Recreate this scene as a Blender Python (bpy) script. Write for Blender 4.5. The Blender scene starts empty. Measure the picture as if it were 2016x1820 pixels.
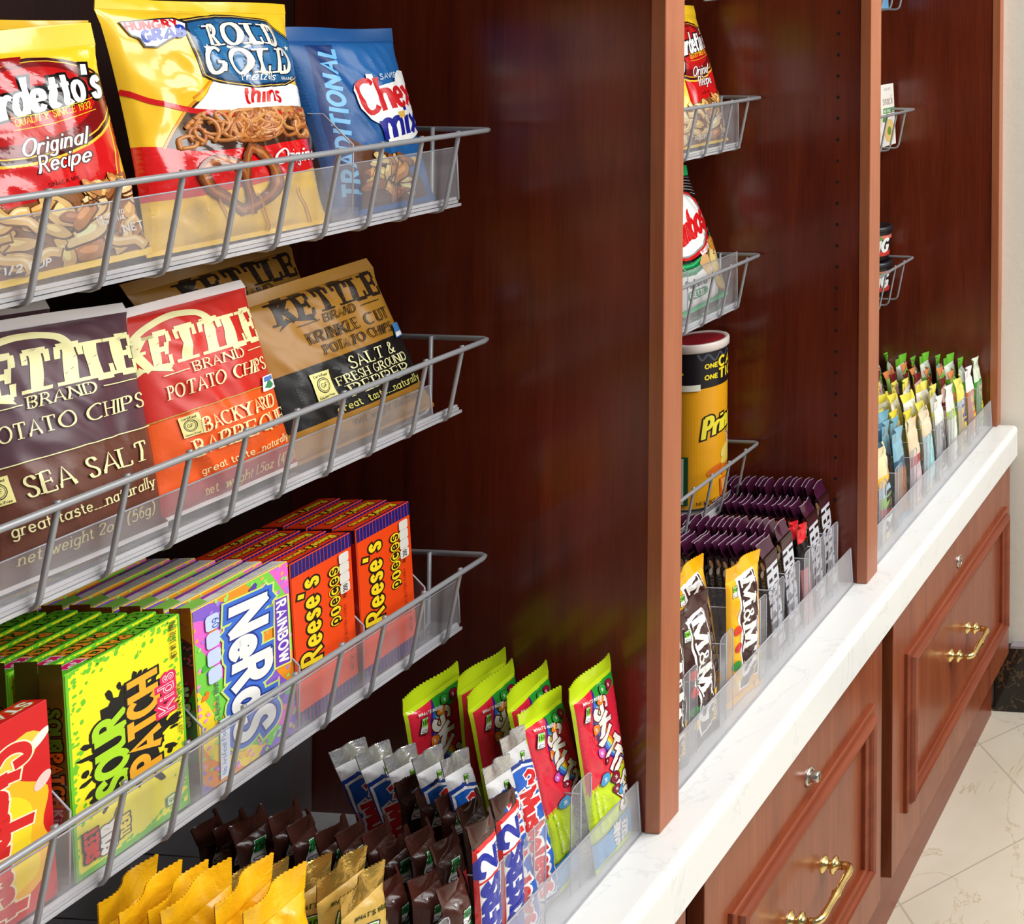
import bpy, bmesh, math, random
from mathutils import Vector, Matrix, noise
from mathutils.geometry import tessellate_polygon
R = math.radians
scene = bpy.context.scene
COL = scene.collection
EYE = 1.465                                   # eye height above the floor

# ---------------------------------------------------------------- camera
TH, FPX, CXP, CYP, ROLL = R(4.0), 2200.0, 2494.0, 12.0, 0.0075
cam_d = bpy.data.cameras.new('camera')
cam = bpy.data.objects.new('camera', cam_d); COL.objects.link(cam)
cam_d.sensor_fit = 'HORIZONTAL'; cam_d.sensor_width = 36
cam_d.lens = FPX / 2016 * 36
cam_d.shift_x = (1008 - CXP) / 2016
cam_d.shift_y = (CYP - 910) / 2016
cam_d.clip_start = 0.02; cam_d.clip_end = 50
fw = Vector((math.cos(TH), math.sin(TH), 0)); rt = Vector((math.sin(TH), -math.cos(TH), 0)); up = Vector((0, 0, 1))
r2 = (rt + up * ROLL).normalized(); u2 = (up - rt * ROLL).normalized(); b2 = r2.cross(u2)
m = Matrix((r2, u2, b2)).transposed().to_4x4(); m.translation = Vector((0, 0, EYE))
cam.matrix_world = m
scene.camera = cam

# ---------------------------------------------------------------- world and lights
world = bpy.data.worlds.new('world'); scene.world = world; world.use_nodes = True
bg = world.node_tree.nodes['Background']; bg.inputs[0].default_value = (0.97, 0.985, 1.0, 1); bg.inputs[1].default_value = 0.12
def area(name, loc, rot, sx, sy, power, col=(1, 0.96, 0.9)):
    d = bpy.data.lights.new(name, 'AREA'); d.shape = 'RECTANGLE'; d.size = sx; d.size_y = sy
    d.energy = power; d.color = col
    o = bpy.data.objects.new(name, d); o.location = loc; o.rotation_euler = rot; COL.objects.link(o); return o
area('unseen_aisle_light', (1.95, -1.75, 2.3), (R(50), 0, 0), 2.5, 1.2, 58, (1, 0.995, 0.985))  # unseen frontal fill, added to brighten the shelf fronts
area('unseen_aisle_light', (1.6, -0.42, 2.75), (R(8), 0, 0), 2.6, 0.7, 37, (1, 0.995, 0.985))
scene.view_settings.view_transform = 'Standard'; scene.view_settings.look = 'None'
scene.view_settings.gamma = 1; scene.view_settings.use_curve_mapping = False
scene.view_settings.exposure = 0.5
scene.cycles.transparent_max_bounces = 32

# ---------------------------------------------------------------- object helpers
def s2l(c):
    return c / 12.92 if c <= 0.04045 else ((c + 0.055) / 1.055) ** 2.4
def rgb(r, g, b): return (s2l(r / 255), s2l(g / 255), s2l(b / 255), 1.0)
def tag(o, label=None, cat=None, group=None, kind=None):
    if label: o['label'] = label
    if cat: o['category'] = cat
    if group: o['group'] = group
    if kind: o['kind'] = kind
    return o
def empty(name, loc, label, cat, group=None, rot=(0, 0, 0)):
    o = bpy.data.objects.new(name, None); o.empty_display_size = 0.02
    COL.objects.link(o); o.location = loc; o.rotation_euler = rot
    return tag(o, label, cat, group)
def dup(root, loc, rot=None, label=None, group=None):
    c = root.copy(); COL.objects.link(c); c.location = loc
    if rot is not None: c.rotation_euler = rot
    if label: c['label'] = label
    if group: c['group'] = group
    for ch in list(root.children):
        k = ch.copy(); COL.objects.link(k); k.parent = c
        for g in list(ch.children):
            d = g.copy(); COL.objects.link(d); d.parent = k
    return c

class MB:
    """collects geometry; build() links ONE mesh object"""
    def __init__(s): s.v = []; s.f = []; s.c = []; s.m = []; s.sm = []; s.n = {}
    def add(s, verts, faces, col=None, mi=0, smooth=False, normals=None):
        k = len(s.v); s.v += [tuple(p) for p in verts]
        if normals:
            for i, q in enumerate(normals): s.n[k + i] = tuple(q)
        for f in faces:
            s.f.append(tuple(k + i for i in f)); s.c.append(col); s.m.append(mi); s.sm.append(smooth)
    def box(s, x0, x1, y0, y1, z0, z1, bev=0.0, col=None, mi=0):
        if bev <= 0:
            v = [(x, y, z) for x in (x0, x1) for y in (y0, y1) for z in (z0, z1)]
            s.add(v, [(0, 1, 3, 2), (4, 6, 7, 5), (0, 4, 5, 1), (2, 3, 7, 6), (0, 2, 6, 4), (1, 5, 7, 3)], col, mi); return
        bm = bmesh.new(); bmesh.ops.create_cube(bm, size=1)
        for q in bm.verts:
            q.co = Vector(((x0 + x1) / 2 + q.co.x * (x1 - x0), (y0 + y1) / 2 + q.co.y * (y1 - y0), (z0 + z1) / 2 + q.co.z * (z1 - z0)))
        bmesh.ops.bevel(bm, geom=bm.edges[:], offset=bev, segments=2, affect='EDGES', profile=0.5)
        s.bm(bm, col, mi); bm.free()
    def bm(s, bm, col=None, mi=0, smooth=False):
        bm.verts.index_update()
        s.add([q.co.copy() for q in bm.verts], [[q.index for q in f.verts] for f in bm.faces], col, mi, smooth)
    def tube(s, pts, r, n=8, closed=False, col=None, mi=0, caps=True, rads=None):
        P = [Vector(p) for p in pts]; N = len(P); rings = []
        d0 = (P[1] - P[0]).normalized()
        a = d0.orthogonal().normalized()
        for i in range(N):
            if closed: d = (P[(i + 1) % N] - P[i - 1]).normalized()
            else: d = (P[min(i + 1, N - 1)] - P[max(i - 1, 0)]).normalized()
            a = (a - d * a.dot(d)).normalized(); b = d.cross(a)
            rr = rads[i] if rads else r
            rings.append([P[i] + (a * math.cos(2 * math.pi * k / n) + b * math.sin(2 * math.pi * k / n)) * rr for k in range(n)])
        v = [p for g in rings for p in g]; f = []
        for i in range(N if closed else N - 1):
            j = (i + 1) % N
            for k in range(n): f.append((i * n + k, i * n + (k + 1) % n, j * n + (k + 1) % n, j * n + k))
        if caps and not closed: f += [tuple(range(n))[::-1], tuple((N - 1) * n + k for k in range(n))]
        s.add(v, f, col, mi, True)
    def lathe(s, prof, c=(0, 0, 0), axis='Z', n=28, col=None, mi=0):
        v = []; f = []
        for r, h in prof:
            for k in range(n):
                t = 2 * math.pi * k / n; x, y = r * math.cos(t), r * math.sin(t)
                p = (x, y, h) if axis == 'Z' else (x, -h, y)
                v.append((c[0] + p[0], c[1] + p[1], c[2] + p[2]))
        for i in range(len(prof) - 1):
            for k in range(n): f.append((i * n + k, i * n + (k + 1) % n, (i + 1) * n + (k + 1) % n, (i + 1) * n + k))
        s.add(v, f, col, mi, True)
    def build(s, name, mat, parent=None, loc=None):
        me = bpy.data.meshes.new(name); me.from_pydata(s.v, [], s.f)
        for q in (mat if isinstance(mat, (list, tuple)) else [mat]): me.materials.append(q)
        me.polygons.foreach_set('material_index', s.m)
        me.polygons.foreach_set('use_smooth', s.sm)
        if any(c is not None for c in s.c):
            at = me.color_attributes.new('print', 'FLOAT_COLOR', 'CORNER'); buf = []
            for f, c in zip(s.f, s.c): buf += list(c or (0.8, 0.8, 0.8, 1)) * len(f)
            at.data.foreach_set('color', buf)
        me.update()
        if s.n: me.normals_split_custom_set([s.n.get(i, (0, 0, 0)) for f in s.f for i in f])
        o = bpy.data.objects.new(name, me); COL.objects.link(o)
        if parent: o.parent = parent
        if loc: o.location = loc
        return o

# ---------------------------------------------------------------- materials
def mat(name):
    mt = bpy.data.materials.new(name); mt.use_nodes = True; nt = mt.node_tree
    return mt, nt, nt.nodes['Principled BSDF']
def N(nt, t, **kw):
    n = nt.nodes.new(t)
    for k, v in kw.items():
        if k in n.inputs: n.inputs[k].default_value = v
        else: setattr(n, k, v)
    return n
def ramp(nt, stops):
    n = nt.nodes.new('ShaderNodeValToRGB'); e = n.color_ramp.elements
    while len(e) < len(stops): e.new(0.5)
    for q, (p, c) in zip(e, stops): q.position = p; q.color = c
    return n
def plain(name, c, rough=0.5, metal=0.0, bump=0.0, bscale=200):
    mt, nt, p = mat(name); p.inputs['Base Color'].default_value = c
    p.inputs['Roughness'].default_value = rough; p.inputs['Metallic'].default_value = metal
    ge = N(nt, 'ShaderNodeNewGeometry'); nz = N(nt, 'ShaderNodeTexNoise', Scale=bscale, Detail=3.0)
    nt.links.new(ge.outputs['Position'], nz.inputs['Vector'])
    mr = N(nt, 'ShaderNodeMapRange'); mr.inputs['To Min'].default_value = max(0.02, rough - 0.06); mr.inputs['To Max'].default_value = rough + 0.06
    nt.links.new(nz.outputs['Fac'], mr.inputs['Value']); nt.links.new(mr.outputs[0], p.inputs['Roughness'])
    if bump:
        b = N(nt, 'ShaderNodeBump', Strength=bump, Distance=0.002)
        nt.links.new(nz.outputs['Fac'], b.inputs['Height']); nt.links.new(b.outputs[0], p.inputs['Normal'])
    return mt
def wood(name, dark, mid, light, vert=True, rough=0.28):
    mt, nt, p = mat(name); L = nt.links
    ge = N(nt, 'ShaderNodeNewGeometry'); mp = N(nt, 'ShaderNodeMapping')
    mp.inputs['Scale'].default_value = (14, 14, 1.3) if vert else (1.3, 14, 14)
    L.new(ge.outputs['Position'], mp.inputs['Vector'])
    n1 = N(nt, 'ShaderNodeTexNoise', Scale=1.6, Detail=6.0, Roughness=0.6, Distortion=0.7); L.new(mp.outputs[0], n1.inputs['Vector'])
    mp2 = N(nt, 'ShaderNodeMapping'); mp2.inputs['Scale'].default_value = (160, 160, 6) if vert else (6, 160, 160)
    L.new(ge.outputs['Position'], mp2.inputs['Vector'])
    n2 = N(nt, 'ShaderNodeTexNoise', Scale=2.0, Detail=3.0); L.new(mp2.outputs[0], n2.inputs['Vector'])
    mx = N(nt, 'ShaderNodeMix'); mx.inputs[0].default_value = 0.3
    L.new(n1.outputs['Fac'], mx.inputs[2]); L.new(n2.outputs['Fac'], mx.inputs[3])
    r = ramp(nt, [(0.28, dark), (0.5, mid), (0.74, light)]); L.new(mx.outputs[0], r.inputs['Fac'])
    L.new(r.outputs['Color'], p.inputs['Base Color'])
    p.inputs['Roughness'].default_value = rough; p.inputs['Specular IOR Level'].default_value = 0.45
    p.inputs['Coat Weight'].default_value = 0.15; p.inputs['Coat Roughness'].default_value = 0.15
    b = N(nt, 'ShaderNodeBump', Strength=0.05, Distance=0.001); L.new(n2.outputs['Fac'], b.inputs['Height']); L.new(b.outputs[0], p.inputs['Normal'])
    return mt
WOOD = wood('cherry_veneer_panel_shaded', rgb(78, 26, 14), rgb(106, 41, 23), rgb(128, 56, 32))  # veneer colour with the shade of the bay sides mixed in
WOODE = wood('cherry_solid_edge_lit', rgb(146, 82, 52), rgb(166, 97, 63), rgb(180, 110, 74), rough=0.3)  # solid edge colour, raised to include the light on the fronts
WOODD = wood('cherry_drawer_front', rgb(114, 56, 33), rgb(137, 71, 43), rgb(155, 87, 55), rough=0.24)
WOODH = wood('cherry_wood_rail', rgb(104, 42, 22), rgb(132, 59, 32), rgb(154, 79, 46), vert=False)
WDARK = wood('shade_dark_wood', rgb(24, 9, 6), rgb(32, 12, 8), rgb(40, 15, 9), rough=0.55)  # near black colour carries the shade of bay backs and recesses
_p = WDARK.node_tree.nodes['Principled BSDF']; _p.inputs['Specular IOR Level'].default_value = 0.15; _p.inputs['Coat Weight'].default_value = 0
HOLE = plain('hole_black', rgb(12, 6, 4), 0.8)
def marble(name, base, vein, sc, lo, hi, rough, vein2=None):
    mt, nt, p = mat(name); L = nt.links
    ge = N(nt, 'ShaderNodeNewGeometry')
    nz = N(nt, 'ShaderNodeTexNoise', Scale=sc, Detail=9.0, Roughness=0.62, Distortion=1.2); L.new(ge.outputs['Position'], nz.inputs['Vector'])
    ab = N(nt, 'ShaderNodeMath', operation='SUBTRACT'); ab.inputs[1].default_value = 0.5; L.new(nz.outputs['Fac'], ab.inputs[0])
    a2 = N(nt, 'ShaderNodeMath', operation='ABSOLUTE'); L.new(ab.outputs[0], a2.inputs[0])
    st = [(lo, vein), (hi, base)]
    if vein2: st += [(min(0.95, hi * 4), base), (0.25, vein2)]; st = sorted(st, key=lambda q: q[0])
    r = ramp(nt, st); L.new(a2.outputs[0], r.inputs['Fac']); L.new(r.outputs['Color'], p.inputs['Base Color'])
    p.inputs['Roughness'].default_value = rough
    return mt, nt, p, r
COUNTER = marble('white_quartz', rgb(234, 235, 233), rgb(223, 224, 223), 5.0, 0.0, 0.012, 0.22)[0]
BLACKM = marble('dark_emperador_marble', rgb(26, 21, 17), rgb(110, 84, 54), 10.0, 0.0, 0.016, 0.12)[0]
def floor_mat():
    mt, nt, p, r = marble('cream_marble_tile', rgb(232, 226, 212), rgb(204, 186, 156), 3.4, 0.0, 0.006, 0.2); L = nt.links
    ge = N(nt, 'ShaderNodeNewGeometry'); mp = N(nt, 'ShaderNodeMapping')
    # diamond laid tiles: a corner of the grid lies at (1.77, 0.71)
    mp.inputs['Rotation'].default_value = (0, 0, R(45)); 
    L.new(ge.outputs['Position'], mp.inputs['Vector'])
    sp = N(nt, 'ShaderNodeSeparateXYZ'); L.new(mp.outputs[0], sp.inputs[0])
    c45 = math.cos(R(45)); ox = (1.77 - 0.71) * c45; oy = (1.77 + 0.71) * c45
    outs = []
    for ax, of in (('X', ox), ('Y', oy)):
        s_ = N(nt, 'ShaderNodeMath', operation='SUBTRACT'); s_.inputs[1].default_value = of - 28.0; L.new(sp.outputs[ax], s_.inputs[0])
        m_ = N(nt, 'ShaderNodeMath', operation='PINGPONG'); m_.inputs[1].default_value = 0.14; L.new(s_.outputs[0], m_.inputs[0])
        l_ = N(nt, 'ShaderNodeMath', operation='LESS_THAN'); l_.inputs[1].default_value = 0.0017; L.new(m_.outputs[0], l_.inputs[0])
        outs.append(l_)
    mxm = N(nt, 'ShaderNodeMath', operation='MAXIMUM'); L.new(outs[0].outputs[0], mxm.inputs[0]); L.new(outs[1].outputs[0], mxm.inputs[1])
    n2 = N(nt, 'ShaderNodeTexNoise', Scale=3.0, Detail=4.0); L.new(ge.outputs['Position'], n2.inputs['Vector'])
    r2_ = ramp(nt, [(0.35, rgb(222, 215, 202)), (0.65, rgb(246, 243, 236))]); L.new(n2.outputs['Fac'], r2_.inputs['Fac'])
    mul = N(nt, 'ShaderNodeMix', data_type='RGBA', blend_type='MULTIPLY'); mul.inputs[0].default_value = 0.85
    L.new(r.outputs['Color'], mul.inputs[6]); L.new(r2_.outputs['Color'], mul.inputs[7])
    mx = N(nt, 'ShaderNodeMix', data_type='RGBA'); L.new(mxm.outputs[0], mx.inputs[0])
    L.new(mul.outputs[2], mx.inputs[6]); mx.inputs[7].default_value = rgb(186, 178, 160)
    L.new(mx.outputs[2], p.inputs['Base Color'])
    return mt
FLOOR = floor_mat()
WALL = plain('cream_wall_paint', rgb(242, 236, 222), 0.6, bump=0.25, bscale=60)
BASETOP = plain('grey_marble_edge', rgb(150, 142, 146), 0.35, bscale=80)
WIRE = plain('grey_wire_coating', rgb(152, 154, 158), 0.3, 0.15)
BRASS = plain('polished_brass', rgb(240, 216, 146), 0.16, 1.0)
STEEL = plain('nickel_lock', rgb(205, 200, 190), 0.22, 1.0)
TRACK = plain('ribbed_clear_track', rgb(196, 196, 202), 0.25)
def acrylic(name, tint, haze, hz=0.05):
    mt = bpy.data.materials.new(name); mt.use_nodes = True; nt = mt.node_tree; L = nt.links
    nt.nodes.remove(nt.nodes['Principled BSDF']); out = nt.nodes['Material Output']
    tr = N(nt, 'ShaderNodeBsdfTransparent'); tr.inputs[0].default_value = tint
    df = N(nt, 'ShaderNodeBsdfDiffuse'); df.inputs[0].default_value = haze
    gl = N(nt, 'ShaderNodeBsdfGlossy'); gl.inputs['Roughness'].default_value = 0.06
    ge = N(nt, 'ShaderNodeNewGeometry'); nz = N(nt, 'ShaderNodeTexNoise', Scale=35.0, Detail=4.0); L.new(ge.outputs['Position'], nz.inputs['Vector'])
    mr = N(nt, 'ShaderNodeMapRange'); mr.inputs['To Min'].default_value = hz * 0.6; mr.inputs['To Max'].default_value = hz * 1.4; L.new(nz.outputs['Fac'], mr.inputs['Value'])
    m1 = N(nt, 'ShaderNodeMixShader'); L.new(mr.outputs[0], m1.inputs[0]); L.new(tr.outputs[0], m1.inputs[1]); L.new(df.outputs[0], m1.inputs[2])
    fr = N(nt, 'ShaderNodeFresnel'); fr.inputs['IOR'].default_value = 1.35
    ff = N(nt, 'ShaderNodeMath', operation='SUBTRACT'); ff.inputs[0].default_value = 1.0; L.new(ge.outputs['Backfacing'], ff.inputs[1])
    fm = N(nt, 'ShaderNodeMath', operation='MULTIPLY'); L.new(fr.outputs[0], fm.inputs[0]); L.new(ff.outputs[0], fm.inputs[1])
    m2 = N(nt, 'ShaderNodeMixShader'); L.new(fm.outputs[0], m2.inputs[0]); L.new(m1.outputs[0], m2.inputs[1]); L.new(gl.outputs[0], m2.inputs[2])
    L.new(m2.outputs[0], out.inputs[0]); return mt
ACRYL = acrylic('clear_acrylic', (0.97, 0.97, 0.975, 1), (0.82, 0.82, 0.86, 1), 0.07)
ACRYLH = acrylic('scuffed_acrylic', (0.95, 0.95, 0.955, 1), (0.84, 0.84, 0.87, 1), 0.105)
TRACKM = acrylic('ribbed_track_plastic', (0.9, 0.9, 0.91, 1), (0.8, 0.8, 0.84, 1), 0.42)
ACRYLT = acrylic('tray_lip_acrylic', (0.95, 0.95, 0.955, 1), (0.88, 0.88, 0.9, 1), 0.2)
AEDGE = plain('acrylic_cut_edge', rgb(176, 176, 186), 0.2)
def printed(name, rough, coat=0.0, metal=0.0, bump=0.0):
    mt, nt, p = mat(name); L = nt.links
    at = N(nt, 'ShaderNodeAttribute', attribute_name='print'); L.new(at.outputs['Color'], p.inputs['Base Color'])
    p.inputs['Roughness'].default_value = rough; p.inputs['Metallic'].default_value = metal
    p.inputs['Coat Weight'].default_value = coat; p.inputs['Coat Roughness'].default_value = 0.08
    if bump:
        ge = N(nt, 'ShaderNodeNewGeometry'); nz = N(nt, 'ShaderNodeTexNoise', Scale=90.0, Detail=4.0, Distortion=1.0); L.new(ge.outputs['Position'], nz.inputs['Vector'])
        b = N(nt, 'ShaderNodeBump', Strength=bump, Distance=0.003); L.new(nz.outputs['Fac'], b.inputs['Height']); L.new(b.outputs[0], p.inputs['Normal'])
    return mt
FILM = printed('printed_film', 0.19, 0.45)
MATTE = printed('printed_matte_film', 0.42, 0.0)
CARTON = printed('printed_carton', 0.34, 0.1)
FOIL = printed('printed_foil', 0.3, 0.2, 0.0, 0.35)
METAL = printed('metallised_film', 0.22, 0.2, 0.75, 0.5)

# ---------------------------------------------------------------- stroke lettering
G = {}
def g(ch, adv, s): G[ch] = (adv, s)
for l in '''A .8 0,0 .4,1 .8,0|.15,.34 .65,.34
B .68 0,0 0,1|0,1 .3,1|o .3,.76,.27,.24,90,-90|0,.52 .32,.52|o .32,.26,.32,.26,90,-90|0,0 .32,0
C .78 o .42,.5,.42,.5,48,312
D .8 0,0 0,1|0,1 .32,1|o .32,.5,.44,.5,90,-90|0,0 .32,0
E .62 0,0 0,1|0,1 .56,1|0,.52 .46,.52|0,0 .6,0
F .6 0,0 0,1|0,1 .56,1|0,.52 .46,.52
G .84 o .42,.5,.42,.5,48,320|.8,.08 .8,.42|.5,.42 .84,.42
H .78 0,0 0,1|.76,0 .76,1|0,.5 .76,.5
I .1 .05,0 .05,1
J .5 .42,1 .42,.22|o .21,.22,.21,.22,0,-180
K .72 0,0 0,1|.64,1 0,.42|.22,.6 .7,0
L .6 0,0 0,1|0,0 .56,0
M .95 0,0 .05,1|.05,1 .46,.1|.46,.1 .87,1|.87,1 .92,0
N .8 0,0 0,1|0,1 .76,0|.76,0 .76,1
O .88 o .44,.5,.44,.5,0,360
P .64 0,0 0,1|0,1 .3,1|o .3,.74,.3,.26,90,-90|0,.48 .3,.48
Q .88 o .44,.5,.44,.5,0,360|.52,.25 .9,-.1
R .7 0,0 0,1|0,1 .3,1|o .3,.75,.29,.25,90,-90|0,.5 .3,.5|.3,.5 .68,0
S .62 ~.57,.8 .46,.96 .28,1 .1,.92 .04,.75 .16,.58 .44,.44 .58,.27 .52,.08 .3,0 .1,.05 .02,.22
T .72 0,1 .72,1|.36,1 .36,0
U .76 0,1 0,.34|o .37,.34,.37,.34,180,360|.74,.34 .74,1
V .78 0,1 .39,0|.39,0 .78,1
W 1.1 0,1 .28,0|.28,0 .55,.9|.55,.9 .82,0|.82,0 1.1,1
X .74 0,1 .74,0|0,0 .74,1
Y .74 0,1 .37,.46|.74,1 .37,.46|.37,.46 .37,0
Z .68 0,1 .66,1|.66,1 0,0|0,0 .68,0
a .54 o .25,.29,.25,.29,0,360|.5,.6 .5,0
b .54 0,1 0,0|o .26,.29,.26,.29,0,360
c .46 o .26,.29,.26,.29,48,312
d .54 o .25,.29,.25,.29,0,360|.51,1 .51,0
e .52 .03,.3 .5,.3|o .26,.29,.25,.29,4,320
f .36 ~.4,.93 .28,1 .15,.9 .13,.7|.13,.75 .13,0|0,.58 .32,.58
g .54 o .25,.29,.25,.29,0,360|.5,.58 .5,-.1|~.5,-.08 .44,-.26 .25,-.3 .04,-.22
h .5 0,1 0,0|~0,.35 .12,.54 .28,.58 .44,.5 .47,.34|.47,.36 .47,0
i .1 .05,.58 .05,0|.05,.8 .05,.86
k .5 0,1 0,0|.42,.58 0,.22|.16,.34 .48,0
l .1 .05,1 .05,0
m .82 0,.58 0,0|~0,.36 .1,.54 .22,.58 .34,.5 .38,.34|.38,.36 .38,0|~.38,.36 .5,.54 .62,.58 .74,.5 .77,.34|.77,.36 .77,0
n .5 0,.58 0,0|~0,.35 .12,.54 .28,.58 .42,.5 .46,.34|.46,.36 .46,0
o .54 o .27,.29,.27,.29,0,360
p .54 0,.58 0,-.32|o .26,.29,.26,.29,0,360
q .54 o .25,.29,.25,.29,0,360|.51,.58 .51,-.32
r .36 0,.58 0,0|~0,.34 .1,.52 .24,.58 .36,.52
s .42 ~.38,.48 .3,.57 .18,.58 .06,.51 .06,.4 .2,.31 .34,.24 .38,.12 .3,.02 .18,0 .06,.03 .01,.12
t .34 .14,.82 .14,.1|~.14,.14 .18,.02 .26,0 .36,.04|0,.58 .32,.58
u .5 0,.58 0,.24|o .23,.24,.23,.24,180,360|.46,.58 .46,0
v .48 0,.58 .24,0|.24,0 .48,.58
w .7 0,.58 .18,0|.18,0 .35,.52|.35,.52 .52,0|.52,0 .7,.58
x .46 0,.58 .46,0|0,0 .46,.58
y .48 0,.58 .24,.02|.48,.58 .14,-.3
z .42 0,.58 .4,.58|.4,.58 0,0|0,0 .42,0
0 .6 o .3,.5,.28,.5,0,360
1 .32 .02,.8 .18,1|.18,1 .18,0
2 .6 ~.02,.76 .1,.95 .3,1 .5,.93 .55,.74 .44,.5 .2,.24 .02,0|.02,0 .58,0
3 .58 ~.03,.86 .16,.98 .32,1 .5,.9 .5,.66 .38,.54 .22,.52|~.22,.52 .42,.48 .55,.32 .5,.1 .3,0 .12,.03 .0,.16
4 .62 .46,0 .46,1|.46,1 0,.3|0,.3 .62,.3
5 .58 .5,1 .08,1|.08,1 .05,.56|~.05,.56 .28,.62 .5,.52 .56,.3 .46,.07 .24,0 .02,.1
6 .58 o .3,.3,.27,.3,0,360|~.05,.35 .1,.7 .28,.92 .48,1
7 .58 0,1 .56,1|.56,1 .2,0
8 .58 o .29,.76,.24,.24,0,360|o .29,.27,.28,.27,0,360
9 .58 o .28,.7,.27,.3,0,360|~.53,.65 .48,.3 .3,.08 .1,0
. .12 .06,0 .06,.05
, .14 .08,.04 .02,-.14
' .14 .08,1 .04,.76
& .82 ~.8,.42 .62,.1 .36,0 .1,.06 .06,.28 .24,.48 .5,.68 .5,.9 .34,1 .2,.88 .26,.66 .5,.3 .84,0
( .26 ~.24,1.08 .06,.8 .02,.45 .08,.1 .24,-.16
) .26 ~.02,1.08 .2,.8 .24,.45 .18,.1 .02,-.16
/ .5 0,-.1 .48,1.08
- .34 .04,.34 .3,.34
! .12 .06,1 .06,.28|.06,0 .06,.05
v .48 0,.58 .24,0|.24,0 .48,.58'''.split('\n'):
    a_, b_, c_ = l.split(' ', 2); g(a_, float(b_), c_)
def crom(P, k=5):
    out = []; n = len(P)
    for i in range(n - 1):
        p0, p1, p2, p3 = P[max(i - 1, 0)], P[i], P[i + 1], P[min(i + 2, n - 1)]
        for j in range(k):
            t = j / k
            out.append(tuple(0.5 * ((2 * p1[d]) + (p2[d] - p0[d]) * t + (2 * p0[d] - 5 * p1[d] + 4 * p2[d] - p3[d]) * t * t + (3 * p1[d] - p0[d] - 3 * p2[d] + p3[d]) * t ** 3) for d in (0, 1)))
    out.append(P[-1]); return out
def strokes(ch):
    adv, s = G[ch]; res = []
    for q in s.split('|'):
        q = q.strip()
        if q[0] == 'o':
            c = [float(x) for x in q[2:].split(',')]
            a0, a1 = (c[4], c[5]); n = max(6, int(abs(a1 - a0) / 18))
            res.append(('c', [(c[0] + c[2] * math.cos(R(a0 + (a1 - a0) * i / n)), c[1] + c[3] * math.sin(R(a0 + (a1 - a0) * i / n))) for i in range(n + 1)]))
        else:
            sm = q[0] == '~'; P = [tuple(float(x) for x in w.split(',')) for w in q.lstrip('~').split()]
            res.append(('c', crom(P)) if sm else ('s', P))
    return adv, res
GC = {ch: strokes(ch) for ch in G}
def ribbon(P, wf, cap):
    """polyline -> list of quads of varying width"""
    n = len(P); out = []; L = []; Rr = []
    closed = n > 3 and math.dist(P[0], P[-1]) < 1e-6
    for i in range(n):
        if closed: a, b = P[i - 1 if i > 0 else n - 2], P[i + 1 if i < n - 1 else 1]
        else: a, b = P[max(i - 1, 0)], P[min(i + 1, n - 1)]
        dx, dy = b[0] - a[0], b[1] - a[1]; l = math.hypot(dx, dy) or 1; dx /= l; dy /= l
        w = wf(dx, dy) / 2; x, y = P[i]
        if cap and not closed:
            if i == 0: x -= dx * cap; y -= dy * cap
            if i == n - 1: x += dx * cap; y += dy * cap
        L.append((x - dy * w, y + dx * w)); Rr.append((x + dy * w, y - dx * w))
    for i in range(n - 1): out.append([Rr[i], Rr[i + 1], L[i + 1], L[i]])
    return out
SANS = dict(W=.15, con=.95, serif=0, slant=0, cap=.0)
BOLD = dict(W=.24, con=.92, serif=0, slant=0, cap=.03)
HEAVY = dict(W=.30, con=.9, serif=0, slant=0, cap=.06)
SERIF = dict(W=.13, con=.5, serif=.15, slant=0, cap=0)
SLAB = dict(W=.24, con=.55, serif=.22, slant=0, cap=0)
TYPE = dict(W=.11, con=.9, serif=.12, slant=0, cap=.02)
SCRIPT = dict(W=.11, con=.75, serif=0, slant=.28, cap=.04)
BRUSH = dict(W=.17, con=.7, serif=0, slant=.1, cap=.04)
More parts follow.
